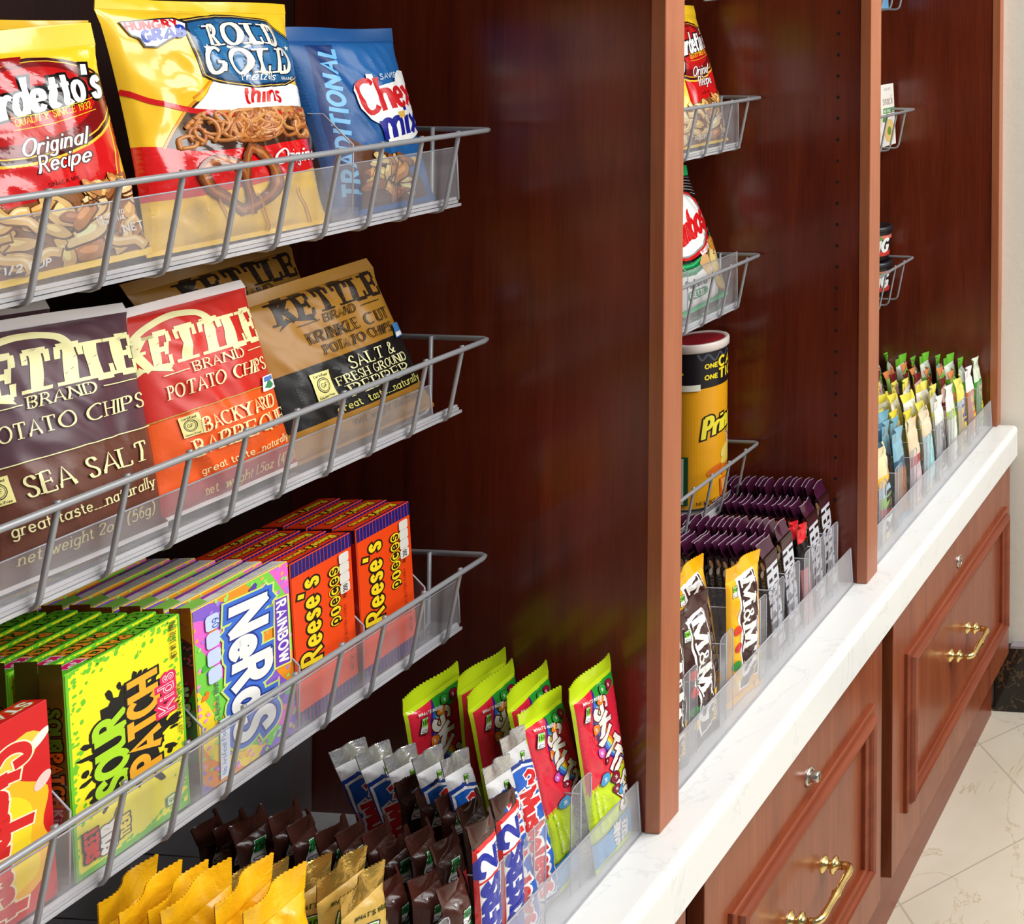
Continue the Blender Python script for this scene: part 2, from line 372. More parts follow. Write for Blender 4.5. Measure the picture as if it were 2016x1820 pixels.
class Art:
    """flat artwork in centimetres; every call is one layer above the last"""
    def __init__(s, W, H): s.W = W; s.H = H; s.items = []; s.layer = 0; s.tf = None
    def put(s, polys, col):
        s.layer += 1
        if s.tf: polys = [[s.tf(*p) for p in q] for q in polys]
        s.items.append((s.layer, col, polys))
    def poly(s, pts, col):
        tri = tessellate_polygon([[Vector((p[0], p[1], 0)) for p in pts]])
        s.put([[pts[i] for i in t] for t in tri], col)
    def rect(s, x0, y0, x1, y1, col): s.put([[(x0, y0), (x1, y0), (x1, y1), (x0, y1)]], col)
    def rrect(s, x0, y0, x1, y1, r, col, rot=0, n=5):
        pts = []
        for cx, cy, a in ((x1 - r, y0 + r, -90), (x1 - r, y1 - r, 0), (x0 + r, y1 - r, 90), (x0 + r, y0 + r, 180)):
            pts += [(cx + r * math.cos(R(a + 90 * i / n)), cy + r * math.sin(R(a + 90 * i / n))) for i in range(n + 1)]
        mx, my = (x0 + x1) / 2, (y0 + y1) / 2; c, q = math.cos(R(rot)), math.sin(R(rot))
        pts = [(mx + (x - mx) * c - (y - my) * q, my + (x - mx) * q + (y - my) * c) for x, y in pts]
        s.put([pts], col)
    def ell(s, cx, cy, rx, ry, col, rot=0, n=28):
        c, q = math.cos(R(rot)), math.sin(R(rot)); pts = []
        for i in range(n):
            a, b = rx * math.cos(2 * math.pi * i / n), ry * math.sin(2 * math.pi * i / n); pts.append((cx + a * c - b * q, cy + a * q + b * c))
        s.put([pts], col)
    def ells(s, lst, col, n=10):
        out = []
        for cx, cy, rx, ry, rot in lst:
            c, q = math.cos(R(rot)), math.sin(R(rot))
            out.append([(cx + rx * math.cos(2 * math.pi * i / n) * c - ry * math.sin(2 * math.pi * i / n) * q, cy + rx * math.cos(2 * math.pi * i / n) * q + ry * math.sin(2 * math.pi * i / n) * c) for i in range(n)])
        s.put(out, col)
    def line(s, pts, w, col, smooth=True, cap=0.0):
        P = crom(pts, 6) if smooth and len(pts) > 2 else pts
        s.put(ribbon(P, lambda a, b: w, cap), col)
    def text(s, t, x, y, h, col, st=SANS, al='l', rot=0, fit=None, W=None, ow=0, oc=None, gap=.16, bend=0, lift=0, slant=None):
        """x,y baseline start; h cap height; fit = total width; ow/oc = outline width (cm) and colour; bend = baseline curve; lift = rise per cm"""
        W_ = W if W is not None else st['W']; sl = st['slant'] if slant is None else slant
        adv = 0; gl = []
        for ch in t:
            if ch == ' ': adv += .6; continue
            gl.append((ch, adv)); adv += GC[ch][0] + gap + W_ * .7
        tot = max(adv - gap - W_ * .7, .05); sx = (fit / tot) if fit else h
        wd = tot * sx; x0 = {'l': 0, 'c': -wd / 2, 'r': -wd}[al]
        c_, s_ = math.cos(R(rot)), math.sin(R(rot))
        def build(extra):
            polys = []
            for ch, a in gl:
                for kind, P in GC[ch][1]:
                    Q = []
                    for px, py in P: Q.append((x0 + (a + px) * sx + py * h * sl, py * h))
                    ext = extra
                    def wf(dx, dy): return W_ * h * (st['con'] + (1 - st['con']) * abs(dy)) + 2 * ext
                    cp = st['cap'] * h + ext
                    if kind == 's' and len(Q) == 2:
                        n_ = max(1, int(math.dist(Q[0], Q[1]) / .5)); Q = [(Q[0][0] + (Q[1][0] - Q[0][0]) * i / n_, Q[0][1] + (Q[1][1] - Q[0][1]) * i / n_) for i in range(n_ + 1)]
                    polys += ribbon(Q, wf, cp)
                    if st['serif'] and kind == 's' and W_ > 0:
                        for (e, o) in ((P[0], P[-1]), (P[-1], P[0])):
                            dx, dy = e[0] - o[0], e[1] - o[1]; th = W_ * h * .34 + ext; sw = st['serif'] * h + ext
                            ex, ey = x0 + (a + e[0]) * sx + e[1] * h * sl, e[1] * h
                            if abs(dy) > abs(dx) * .9 and (abs(e[1]) < .03 or abs(e[1] - 1) < .03 or abs(e[1] - .58) < .03 or e[1] < -.2):
                                off = th if e[1] < .3 else -th
                                yy = ey + (0 if e[1] < .3 else -th)
                                polys.append([(ex - sw - W_ * h * .3, yy - ext), (ex + sw + W_ * h * .3, yy - ext), (ex + sw + W_ * h * .3, yy + th), (ex - sw - W_ * h * .3, yy + th)])
                            elif abs(dx) > abs(dy) * 2 and e[1] in (0.0, 1.0, .52) and abs(dx) > .2:
                                sg = 1 if e[1] == 0 else -1; hh = sw * (1.4 if e[1] != .52 else .8)
                                y0, y1 = (ey - ext, ey + hh) if sg > 0 else (ey - hh, ey + ext)
                                if e[1] == .52: y0, y1 = ey - hh, ey + hh
                                polys.append([(ex - th * .7, y0), (ex + th * .7, y0), (ex + th * .7, y1), (ex - th * .7, y1)])
            out = []
            for q in polys:
                r_ = []
                for px, py in q:
                    py2 = py + bend * ((px - x0 - wd / 2) ** 2) + lift * px
                    r_.append((x + px * c_ - py2 * s_, y + px * s_ + py2 * c_))
                out.append(r_)
            return out
        if ow: s.put(build(ow), oc)
        s.put(build(0), col)
def clip_axis(p, ax, val, keep_less):
    out = []; n = len(p)
    for i in range(n):
        a, b = p[i], p[(i + 1) % n]
        ia = a[ax] <= val if keep_less else a[ax] >= val; ib = b[ax] <= val if keep_less else b[ax] >= val
        if ia: out.append(a)
        if ia != ib:
            t = (val - a[ax]) / (b[ax] - a[ax]); q = [a[0] + (b[0] - a[0]) * t, a[1] + (b[1] - a[1]) * t]; q[ax] = val; out.append(tuple(q))
    return out
def grid_cut(p, cell):
    todo = [p]
    for ax in (0, 1):
        nx = []
        for q in todo:
            lo = min(c[ax] for c in q); hi = max(c[ax] for c in q); k = math.floor(lo / cell) + 1; rest = q
            while k * cell < hi - 1e-6 and len(rest) >= 3:
                if k * cell - lo > 1e-6:
                    a = clip_axis(rest, ax, k * cell, True)
                    if len(a) >= 3: nx.append(a)
                    rest = clip_axis(rest, ax, k * cell, False)
                k += 1
            if len(rest) >= 3: nx.append(rest)
        todo = nx
    return todo
def lay(mb, art, fn, cell=None, base=0.00025, step=0.00006, mi=0, m=0.0):
    """lay artwork on a plane or a simple curve: fn(x_cm, y_cm, height_m) -> point"""
    for layer, col, polys in art.items:
        for i, p in enumerate(polys):
            st = min(step, .0016 / max(1, art.layer)); h = base + st * layer + (i % 12) * st * .06
            for ax, v, k in ((0, m, False), (0, art.W - m, True), (1, m, False), (1, art.H - m, True)):
                if len(p) >= 3: p = clip_axis(p, ax, v, k)
            if len(p) < 3: continue
            if sum(p[j - 1][0] * p[j][1] - p[j][0] * p[j - 1][1] for j in range(len(p))) < 0: p = p[::-1]
            for q in (grid_cut(p, cell) if cell else [p]):
                mb.add([fn(a, b, h) for a, b in q], [tuple(range(len(q)))], col, mi, cell is not None)
def area2(p): return abs(sum(p[i - 1][0] * p[i][1] - p[i][0] * p[i - 1][1] for i in range(len(p)))) / 2
class Skin:
    """a triangulated grid over the canvas; artwork is cut along its triangles so that every print layer follows the same facets"""
    def __init__(s, pt, W, H, nu, nv, va, vb):
        s.W, s.H, s.nu, s.nv, s.y0, s.y1 = W, H, nu, nv, va * H, vb * H
        s.P = [[pt(i / nu, va + (vb - va) * j / nv) for i in range(nu + 1)] for j in range(nv + 1)]
        s.N = []
        for j in range(nv + 1):
            r = []
            for i in range(nu + 1):
                a = s.P[j][min(i + 1, nu)] - s.P[j][max(i - 1, 0)]; b = s.P[min(j + 1, nv)][i] - s.P[max(j - 1, 0)][i]
                r.append(a.cross(b).normalized())
            s.N.append(r)
    def ev(s, gx, gy, h):
        """gx, gy in cells"""
        i = min(max(int(gx), 0), s.nu - 1); j = min(max(int(gy), 0), s.nv - 1); u, v = gx - i, gy - j
        P, N = s.P, s.N
        if u + v <= 1: w = ((j, i, 1 - u - v), (j, i + 1, u), (j + 1, i, v))
        else: w = ((j + 1, i + 1, u + v - 1), (j + 1, i, 1 - u), (j, i + 1, 1 - v))
        p = Vector((0, 0, 0)); n = Vector((0, 0, 0))
        for a, b, k in w: p += P[a][b] * k; n += N[a][b] * k
        n.normalize(); return p + n * h, n
    def base(s, mb, col, mi=0):
        n = s.nu + 1
        mb.add([q for r in s.P for q in r], [f for j in range(s.nv) for i in range(s.nu) for f in ((j * n + i, j * n + i + 1, (j + 1) * n + i), ((j + 1) * n + i + 1, (j + 1) * n + i, j * n + i + 1))], col, mi, True, [q for r in s.N for q in r])
    def lay(s, mb, art, warp=None, base=.00022, step=.00005, mi=0, m=.02):
        cx, cy = s.W / s.nu, (s.y1 - s.y0) / s.nv
        for layer, col, polys in art.items:
            for k, p in enumerate(polys):
                st = min(step, .0018 / max(1, art.layer)); h = base + st * layer + (k % 12) * st * .06
                pre = grid_cut(p, .8) if warp else [p]
                for q in pre:
                    if warp: q = [warp(*c) for c in q]
                    q = [(c[0] / cx, (c[1] - s.y0) / cy) for c in q]
                    for ax, v, kk in ((0, m, False), (0, s.nu - m, True), (1, m, False), (1, s.nv - m, True)):
                        if len(q) >= 3: q = clip_axis(q, ax, v, kk)
                    if len(q) < 3: continue
                    if sum(q[i - 1][0] * q[i][1] - q[i][0] * q[i - 1][1] for i in range(len(q))) < 0: q = q[::-1]
                    for c in grid_cut(q, 1.0):
                        mx = sum(a[0] for a in c) / len(c); my = sum(a[1] for a in c) / len(c)
                        i, j = math.floor(mx), math.floor(my); d = i + j + 1.0
                        sh = [(a[0] + a[1], a[0]) for a in c]
                        for less in (True, False):
                            t = clip_axis(sh, 0, d, less)
                            if len(t) < 3: continue
                            t = [(b, a - b) for a, b in t]
                            if area2(t) < 1e-5: continue
                            e = 1e-7 if less else -1e-7
                            R_ = [s.ev2(gx, gy, i, j, less, h) for gx, gy in t]
                            mb.add([r[0] for r in R_], [tuple(range(len(t)))], col, mi, True, [r[1] for r in R_])
    def ev2(s, gx, gy, i, j, low, h):
        i = min(max(i, 0), s.nu - 1); j = min(max(j, 0), s.nv - 1); u, v = gx - i, gy - j; P, N = s.P, s.N
        w = ((j, i, 1 - u - v), (j, i + 1, u), (j + 1, i, v)) if low else ((j + 1, i + 1, u + v - 1), (j + 1, i, 1 - u), (j, i + 1, 1 - v))
        p = Vector((0, 0, 0)); n = Vector((0, 0, 0))
        for a, b, k in w: p += P[a][b] * k; n += N[a][b] * k
        n.normalize(); return p + n * h, n

# ---------------------------------------------------------------- pouches and cartons
def pouch_fn(c4, W, H, T, vt=.9, vb=.06, pinch=.07, wr=.0025, seed=0, fu=.55, fv=.5, wsc=.32):
    TL, TR, BR, BL = [Vector(p) for p in c4]
    nrm = ((TR - TL) + (BR - BL)).cross((TL - BL) + (TR - BR)).normalized()
    def gv(v):
        if v <= vb or v >= vt: return 0.0
        return math.sin(math.pi * (v - vb) / (vt - vb)) ** fv
    def pt(u, v, side=1, extra=0.0):
        q = gv(v); ui = .5 + (u - .5) * (1 - pinch * q)
        p = (BL * (1 - ui) + BR * ui) * (1 - v) + (TL * (1 - ui) + TR * ui) * v
        f = max(0.0, math.sin(math.pi * min(max(u, 0), 1))) ** fu
        h = T * f * q
        ed = min(1.0, 4 * min(u, 1 - u)) if 0 < u < 1 else 0
        x, y = u * W, v * H
        n1 = noise.noise(Vector((x * wsc, y * wsc * .7, seed * 3.7)))
        n2 = abs(noise.noise(Vector((x * wsc * 1.7 + y * .25, y * wsc * .8 - x * .15, seed * 5.1 + 9))))
        w = wr * (n1 * 1.4 + (.28 - n2) * 1.5) * ed * min(1, q * 2 + .12)
        if side < 0: h = -h * .55; w = 0
        return p + nrm * (h + w + extra)
    return pt, nrm
def pouch(root, c4, T, art, base, back=None, mat_=None, vt=.9, vb=.06, seal=None, cell=.3, zig=0, name='pouch', sealname='top_seal', nu=36, nv=48, sealmat=None, bottom=True, warp=0.0, wave=.003, **kw):
    """c4 in coordinates local to root"""
    W, H = art.W, art.H; mat_ = mat_ or FILM; back = back or base; seal = seal or base
    pt, nrm = pouch_fn(c4, W, H, T, vt, vb, **kw)
    mb = MB(); sk = Skin(pt, W, H, nu, nv, vb, vt); sk.base(mb, base)
    n2, m2 = 14, 16
    vb_ = [pt(i / n2, vb + (vt - vb) * j / m2, -1) for j in range(m2 + 1) for i in range(n2 + 1)]
    mb.add(vb_, [(j * (n2 + 1) + i, (j + 1) * (n2 + 1) + i, (j + 1) * (n2 + 1) + i + 1, j * (n2 + 1) + i + 1) for j in range(m2) for i in range(n2)], back, 0, True)
    def wp(x, y):
        v = y / H
        q = math.sin(math.pi * (v - vb) / (vt - vb)) if vb < v < vt else 0
        return (x - warp * T * 100 * max(0, math.sin(math.pi * min(max(x / W, 0), 1))) * q, y)
    sk.lay(mb, art, wp if warp else None)
    def fn(x, y, h):
        x, y = wp(x, y); return sk.ev(x / W * nu, (y - sk.y0) / (sk.y1 - sk.y0) * nv, h)[0]
    o = mb.build(name, mat_, root)
    # crimped seals
    def sealmesh(nm, va, vb2, amp, ribs, top):
        ms = MB(); n = 40; k = ribs * 2; pv = []
        sd = kw.get('seed', 0)
        for j in range(k + 1):
            v = va + (vb2 - va) * j / k
            for i in range(n + 1):
                u = i / n
                q = pt(u, v); wav = amp * math.sin(u * 7 + sd * 2.1) * ((v - va) / (vb2 - va) if top else (vb2 - v) / (vb2 - va))
                q = q + nrm * (wav + (.0004 if j % 2 else 0) + .0002)
                if zig and j == (k if top else 0):
                    upv = (Vector(c4[0]) - Vector(c4[3])).normalized(); q = q + upv * ((zig if i % 2 else 0) * (1 if top else -1))
                pv.append(q)
        ff = [(j * (n + 1) + i, j * (n + 1) + i + 1, (j + 1) * (n + 1) + i + 1, (j + 1) * (n + 1) + i) for j in range(k) for i in range(n)]
        ms.add(pv, ff, seal, 0, True)
        ms.add([p - nrm * .0008 for p in pv], [f[::-1] for f in ff], seal, 0, True)
        return ms.build(nm, sealmat or mat_, root)
    ts = sealmesh(sealname, vt, 1.0, wave, 9, True)
    if bottom and vb > .001: sealmesh('bottom_seal', 0.0, vb, .0015, 4, False)
    return o, fn, ts, pt, nrm

def carton(name, label, cat, group, w, h, t, fr, side, top, base, loc, rot, sidecol=None, topcol=None):
    """front face looks along -y; origin at the middle of the front bottom edge"""
    mb = MB(); sc = sidecol or base; tc = topcol or base; e = .0006
    bm = bmesh.new(); bmesh.ops.create_cube(bm, size=1)
    for q in bm.verts: q.co = Vector((q.co.x * w, (q.co.y + .5) * t, (q.co.z + .5) * h))
    bmesh.ops.bevel(bm, geom=bm.edges[:], offset=e, segments=1, affect='EDGES')
    bm.verts.index_update(); bm.normal_update()
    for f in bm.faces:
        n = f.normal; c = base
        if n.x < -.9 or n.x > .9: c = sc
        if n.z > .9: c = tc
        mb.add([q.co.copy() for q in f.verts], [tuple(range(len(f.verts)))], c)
    if fr: lay(mb, fr, lambda a, b, hh: (a / 100 - w / 2, -hh, b / 100), None, .00012, .00005, m=.06)
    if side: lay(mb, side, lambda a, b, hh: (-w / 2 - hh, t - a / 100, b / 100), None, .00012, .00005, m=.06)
    if top: lay(mb, top, lambda a, b, hh: (a / 100 - w / 2, b / 100, h + hh), None, .00012, .00005, m=.06)
    o = mb.build(name, CARTON); o.location = loc; o.rotation_euler = rot
    return tag(o, label, cat, group)
ORD = ['front', 'second', 'third', 'fourth', 'fifth', 'sixth', 'seventh', 'eighth', 'ninth', 'tenth', 'eleventh', 'twelfth', 'thirteenth']

# ---------------------------------------------------------------- the setting
def Z(z): return z + EYE                        # heights below were measured from eye level
ZC = Z(-.8745)                                  # counter top
def struct(name, mb, mt): return tag(mb.build(name, mt), kind='structure')
q = MB(); q.box(-2.2, 2.29, -2.6, 1.3, -.05, 0); struct('floor', q, FLOOR)
q = MB(); q.box(2.29, 2.42, -2.6, 1.3, 0, 3.0); struct('wall_far', q, WALL)
q = MB(); q.box(-2.2, 2.29, 1.16, 1.3, 0, 3.0); struct('wall_left', q, WALL)
q = MB(); q.box(2.2695, 2.29, -2.6, .7155, 0, .131, .0015); struct('baseboard_far', q, BLACKM)
q = MB(); q.box(2.2705, 2.29, -2.6, .6805, .131, .136); struct('trim_1', q, BASETOP)

# countertop: one slab with a rounded front edge and end
bm = bmesh.new(); bmesh.ops.create_cube(bm, size=1)
for v in bm.verts: v.co = Vector((.30 + (v.co.x + .5) * (2.276 - .30), .668 + (v.co.y + .5) * (1.128 - .668), Z(-.9314) + (v.co.z + .5) * (ZC - Z(-.9314))))
ed = [e for e in bm.edges if all(abs(v.co.y - .668) < 1e-4 for v in e.verts) and (all(v.co.z > Z(-.9) for v in e.verts) or all(v.co.x > 2 for v in e.verts))]
bmesh.ops.bevel(bm, geom=ed, offset=.011, segments=5, affect='EDGES', profile=.5)
q = MB(); q.bm(bm); bm.free()
tag(q.build('countertop', COUNTER), 'long white quartz countertop running the length of the shelving', 'countertop')

# uprights
def upright(label, x0, x1, pins=None, y0=.7105):
    t = empty('upright_panel', ((x0 + x1) / 2, .9, ZC), label, 'panel', 'upright panels between the shelf bays')
    L = lambda x: x - (x0 + x1) / 2
    q = MB(); q.box(L(x0 + .002), L(x1 - .002), y0 + .0165 - .9, 1.128 - .9, .0005, 2.3 - ZC)
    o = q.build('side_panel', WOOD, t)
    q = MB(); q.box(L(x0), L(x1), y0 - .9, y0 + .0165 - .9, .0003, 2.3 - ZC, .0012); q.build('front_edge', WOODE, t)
    if pins:
        for yy in pins:
            q = MB()
            for k in range(44):
                z = .06 + k * .032
                q.add([(L(x0 + .0018), yy - .9 + .0027 * math.cos(a * math.pi / 4), z + .0027 * math.sin(a * math.pi / 4)) for a in range(8)], [tuple(range(8))[::-1]])
            o = q.build('pin_holes', HOLE, t); o['kind'] = 'stuff'
    return t
upright('tall cherry wood upright panel between the chip bay and the narrow bay', 1.1255, 1.1596)
upright('cherry wood upright panel with a column of shelf pin holes', 1.6352, 1.6728, [.762])
upright('thin cherry wood end panel against the cream wall', 2.2667, 2.2898)
t = empty('shelf_case', (1.39, 1.14, ZC), 'wooden case, coloured dark for shade, closing the back of all the shelf bays', 'shelving')
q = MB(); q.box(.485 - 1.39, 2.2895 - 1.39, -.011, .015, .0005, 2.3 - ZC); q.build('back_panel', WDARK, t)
q = MB(); q.box(.485 - 1.39, 2.2895 - 1.39, .712 - 1.14, .015, 2.301 - ZC, 2.34 - ZC); q.build('unseen_top_panel', WOOD, t)  # out of view, added to keep light off the bay interiors
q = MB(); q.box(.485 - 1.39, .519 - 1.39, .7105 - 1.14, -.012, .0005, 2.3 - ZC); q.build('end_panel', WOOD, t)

# base cabinets
def moulding(x0, x1, z0, z1, prof):
    q = MB(); v = []; n = len(prof)
    for d, h in prof: v += [(x0 + d, -h, z0 + d), (x1 - d, -h, z0 + d), (x1 - d, -h, z1 - d), (x0 + d, -h, z1 - d)]
    f = [(i * 4 + k, (i + 1) * 4 + k, (i + 1) * 4 + (k + 1) % 4, i * 4 + (k + 1) % 4) for i in range(n - 1) for k in range(4)]
    q.add(v, f); return q
PROF = [(0, 0), (0, .0055), (.0015, .0075), (.0075, .0075), (.0085, .0065), (.0095, .010), (.012, .0145), (.017, .0165), (.0215, .0145), (.0235, .0115), (.0245, .0085), (.0295, .0075), (.031, .006), (.031, 0)]
def cabinet(label, x0, x1, mx0, mx1, handle=None, lock=None, popped=False):
    yf = .6805
    t = empty('base_cabinet', ((x0 + x1) / 2, yf, 0), label, 'cabinet', 'drawer cabinets under the countertop')
    X = lambda x: x - (x0 + x1) / 2
    zt, zb = Z(-.9316), Z(-1.3365)
    a = .0 if x0 < 1 else .02
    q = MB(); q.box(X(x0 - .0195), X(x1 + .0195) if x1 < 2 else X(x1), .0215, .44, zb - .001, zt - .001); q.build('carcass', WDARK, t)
    q = MB(); q.box(X(x0 - .0195), X(x1 + .0195) if x1 < 2 else X(x1), .0355, .43, .0005, zb - .0015); q.build('plinth', WOODH, t)
    q = MB(); q.box(X(x0), X(x1), 0, .0205, zb, zt, .001); fr = q.build('drawer_front', WOODD, t)
    q = moulding(X(mx0), X(mx1), Z(-1.269), Z(-1.0195), PROF); q.build('panel_moulding', WOODH, fr)
    if handle:
        q = MB(); zh = Z(-1.142); a, b = X(handle[0]), X(handle[1])
        for hx in (a, b):
            q.lathe([(.0105, .0), (.0105, .0015), (.0085, .003), (.0055, .005), (.0045, .008), (.0052, .0105), (.0095, .0125), (.0105, .0145), (.0095, .0165), (.006, .018), (.0047, .020), (.0047, .026)], (hx, 0, zh), 'Y')
        pts = [(a, -.024, zh), (a, -.031, zh), (a + .002, -.0355, zh), (a + .007, -.0385, zh)]
        rd = [.0047, .0047, .0049, .005]
        for k in range(1, 14):
            u = k / 14; pts.append((a + .007 + (b - a - .014) * u, -.0388, zh))
            rd.append(.0043 + .0022 * math.exp(-((u - .5) / .05) ** 2) + .0012 * math.exp(-((abs(u - .5) - .11) / .03) ** 2) + .001 * math.exp(-((abs(u - .5) - .42) / .08) ** 2))
        pts += [(b - .007, -.0385, zh), (b - .002, -.0355, zh), (b, -.031, zh), (b, -.024, zh)]; rd += [.005, .0049, .0047, .0047]
        q.tube(pts, .005, 12, rads=rd); h_ = q.build('handle', BRASS, fr); h_['label'] = 'polished brass bar handle'
    if lock:
        q = MB(); lx = X(lock); zl = Z(-.9955)
        q.lathe([(.0115, 0), (.0115, .002), (.0095, .0035), (.0075, .0035), (.0075, .0025)], (lx, 0, zl), 'Y')
        d = .014 if popped else .0035
        q.lathe([(.0066, 0), (.0066, d - .001), (.0058, d), (.0001, d)], (lx, 0, zl), 'Y')
        l_ = q.build('lock', STEEL, fr); l_['label'] = 'nickel cam lock'
        q = MB(); q.box(lx - .0006, lx + .0006, -d - .0003, -d, zl - .0035, zl + .0035); q.build('keyhole', HOLE, l_)
    return t
cabinet('cherry drawer cabinet nearest the camera, mostly below the frame', .53, 1.1242, .575, 1.08, (.78, .87), .83)
cabinet('middle cherry drawer cabinet with brass handle and popped-out lock', 1.1585, 1.6223, 1.2045, 1.583, (1.345, 1.4365), 1.393, True)
cabinet('far cherry drawer cabinet with brass handle beside the cream wall', 1.6628, 2.2585, 1.7065, 2.224, (1.914, 2.0016), 1.9525)

# ---------------------------------------------------------------- wire baskets and clear liners
def basket(label, x0, x1, zr, zb, pitch=.0442, last=None, yr=.8785):
    cx = (x0 + x1) / 2; t = empty('wire_basket', (cx, 1.0, Z(zb)), label, 'basket', 'grey wire baskets')
    dz = zr - zb
    q = MB(); r_ = .008
    pts = [(x0 - cx, .125, dz), (x0 - cx, yr + r_ - 1, dz), (x0 - cx + .003, yr - 1 + .002, dz), (x0 - cx + r_, yr - 1, dz), (0, yr - 1, dz), (x1 - cx - r_, yr - 1, dz), (x1 - cx - .003, yr - 1 + .002, dz), (x1 - cx, yr + r_ - 1, dz), (x1 - cx, .125, dz)]
    q.tube(pts, .0027, 10); q.build('rim', WIRE, t)
    x = last if last else x1 - .036; n = 0
    while x > x0 + .02:
        q = MB(); X = x - cx; yb = yr + .016
        q.tube([(X, yr - 1 + .0035, dz + .003), (X, yr - 1 + .0035, dz - .003), (X, yb - 1 - .0006, .012), (X, yb - 1 + .0008, .006), (X, yb - 1 + .004, .0018), (X, yb - 1 + .009, 0), (X, .12, 0)], .0019, 8)
        q.build('wire', WIRE, t); x -= pitch
    for yy in (.94, .985, 1.03, 1.075):
        q = MB(); q.tube([(x1 - cx - .0035, yy - 1, dz + .002), (x1 - cx - .004, yy - 1, .004), (x1 - cx - .01, yy - 1, -.001), (x1 - cx - .05, yy - 1, -.0035)], .0019, 8); q.build('wire', WIRE, t)
    return t
def plate(mb, pts, th, ax):
    """flat polygon given a thickness along axis ax"""
    n = len(pts); a = [Vector(p) for p in pts]; d = Vector((0, 0, 0)); d[ax] = th
    mb.add([p - d / 2 for p in a] + [p + d / 2 for p in a], [tuple(range(n))[::-1], tuple(range(n, 2 * n))] + [(i, (i + 1) % n, n + (i + 1) % n, n + i) for i in range(n)])
def edge(mb, a, b, r=.0007): mb.tube([a, b], r, 4)
def liner(label, x0, x1, zf, zt, track=True, tx=None, yl=.8985, dark=0):
    cx = (x0 + x1) / 2; t = empty('clear_liner', (cx, 1.0, Z(zf)), label, 'shelf liner', 'clear plastic basket liners')
    h = zt - zf; A, B = x0 - cx, x1 - cx; y0 = yl - 1 + .0045
    q = MB(); q.box(A, B, y0, .11, 0, .002); q.build('base', ACRYL, t)
    q = MB(); plate(q, [(A, y0, .002), (B, y0, .002), (B - .006, y0 - .002, h), (A, y0 - .002, h)], .0016, 1); q.build('front_lip', ACRYLH, t)
    q = MB(); edge(q, (A, y0 - .002, h), (B - .006, y0 - .002, h), .0008); edge(q, (B, y0, .002), (B - .006, y0 - .002, h), .0008); q.build('lip_edge', AEDGE, t)
    if track:
        T1 = (tx or x1) - cx
        q = MB()
        for k in range(3):
            z0 = -.0045 + k * .0036
            q.box(A, T1 - .003 * k, y0 - .003 + .0009 * (k % 2), y0 - .0002, z0, z0 + .003, .0004)
        q.build('front_track', TRACKM, t)
    return t
def shelf_divider(label, x, zf, h, y0=.906, foot=True):
    t = empty('shelf_divider', (x, 1.0, Z(zf)), label, 'divider', 'clear dividers in the wire baskets')
    a = y0 - 1
    q = MB(); plate(q, [(0, a, 0), (0, .1, 0), (0, .1, h), (0, a + .03, h), (0, a, h - .028)], .0012, 0); q.build('plate', ACRYL, t)
    q = MB(); edge(q, (0, a, 0), (0, a, h - .028), .0007); edge(q, (0, a, h - .028), (0, a + .03, h), .0007); edge(q, (0, a + .03, h), (0, .1, h), .0006); q.build('plate_edge', AEDGE, t)
    if foot:
        q = MB(); q.box(-.006, .006, a - .001, a + .02, .0, .012, .001); q.box(-.009, .009, a - .002, a + .012, .0, .005, .0008); q.build('foot', ACRYLH, t)
    return t
basket('wire basket holding the yellow and blue snack bags, top left', .545, 1.096, -.1338, -.2118, last=1.0566)
basket('wire basket holding three potato chip bags, middle left', .545, 1.096, -.350, -.4235, last=1.0633)
basket('wire basket holding the candy boxes, lower left', .545, 1.096, -.5735, -.6475, last=1.063)
liner('clear liner under the yellow and blue snack bags', .545, 1.083, -.206, -.1497)
liner('clear liner under the three potato chip bags', .545, 1.052, -.4185, -.3817, tx=1.086)
liner('clear liner under the colourful candy boxes', .545, 1.0885, -.6485 + .006, -.593)
shelf_divider('clear divider left of the blue snack bag', .9635, -.2035, .098)
for x, l in ((.7385, 'between the red candy box and the green boxes'), (.8315, 'between the green boxes and the rainbow candy boxes'), (.9145, 'between the rainbow boxes and the orange boxes'), (.9785, 'between the two columns of orange boxes'), (1.0475, 'right of the last column of orange boxes')):
    shelf_divider('clear divider ' + l, x, -.640, .085)
BK = [(-.144, -.219), (-.382, -.457), (-.666, -.741), (.083, .006)]
NM = ['upper', 'middle', 'lower', 'topmost']; HOLD = ['with a snack mix bag', 'with a green cracker bag', 'with the yellow chip can', 'cut off by the frame']
for (zr, zb), n_, h_ in zip(BK, NM, HOLD): basket('%s wire basket of the narrow bay %s' % (n_, h_), 1.172, 1.6525 - .02 if zr > 0 else 1.6325, zr, zb, last=1.60)
liner('clear liner under the snack mix bag in the narrow bay', 1.175, 1.612, -.214, -.146)
liner('clear liner under the green cracker bag', 1.175, 1.612, -.452, -.372)
liner('clear liner under the yellow chip can', 1.175, 1.625, -.736, -.722)
shelf_divider('clear divider left of the green cracker bag', 1.49, -.449, .1)
for zr, zb, l in ((-.217, -.292, 'far bay wire basket with the white snack boxes'), (-.521, -.597, 'far bay wire basket with the black lidded cups'), (.062, -.0125, 'far bay wire basket at the very top of the frame')):
    basket(l, 1.70, 2.2375, zr, zb, last=2.195)

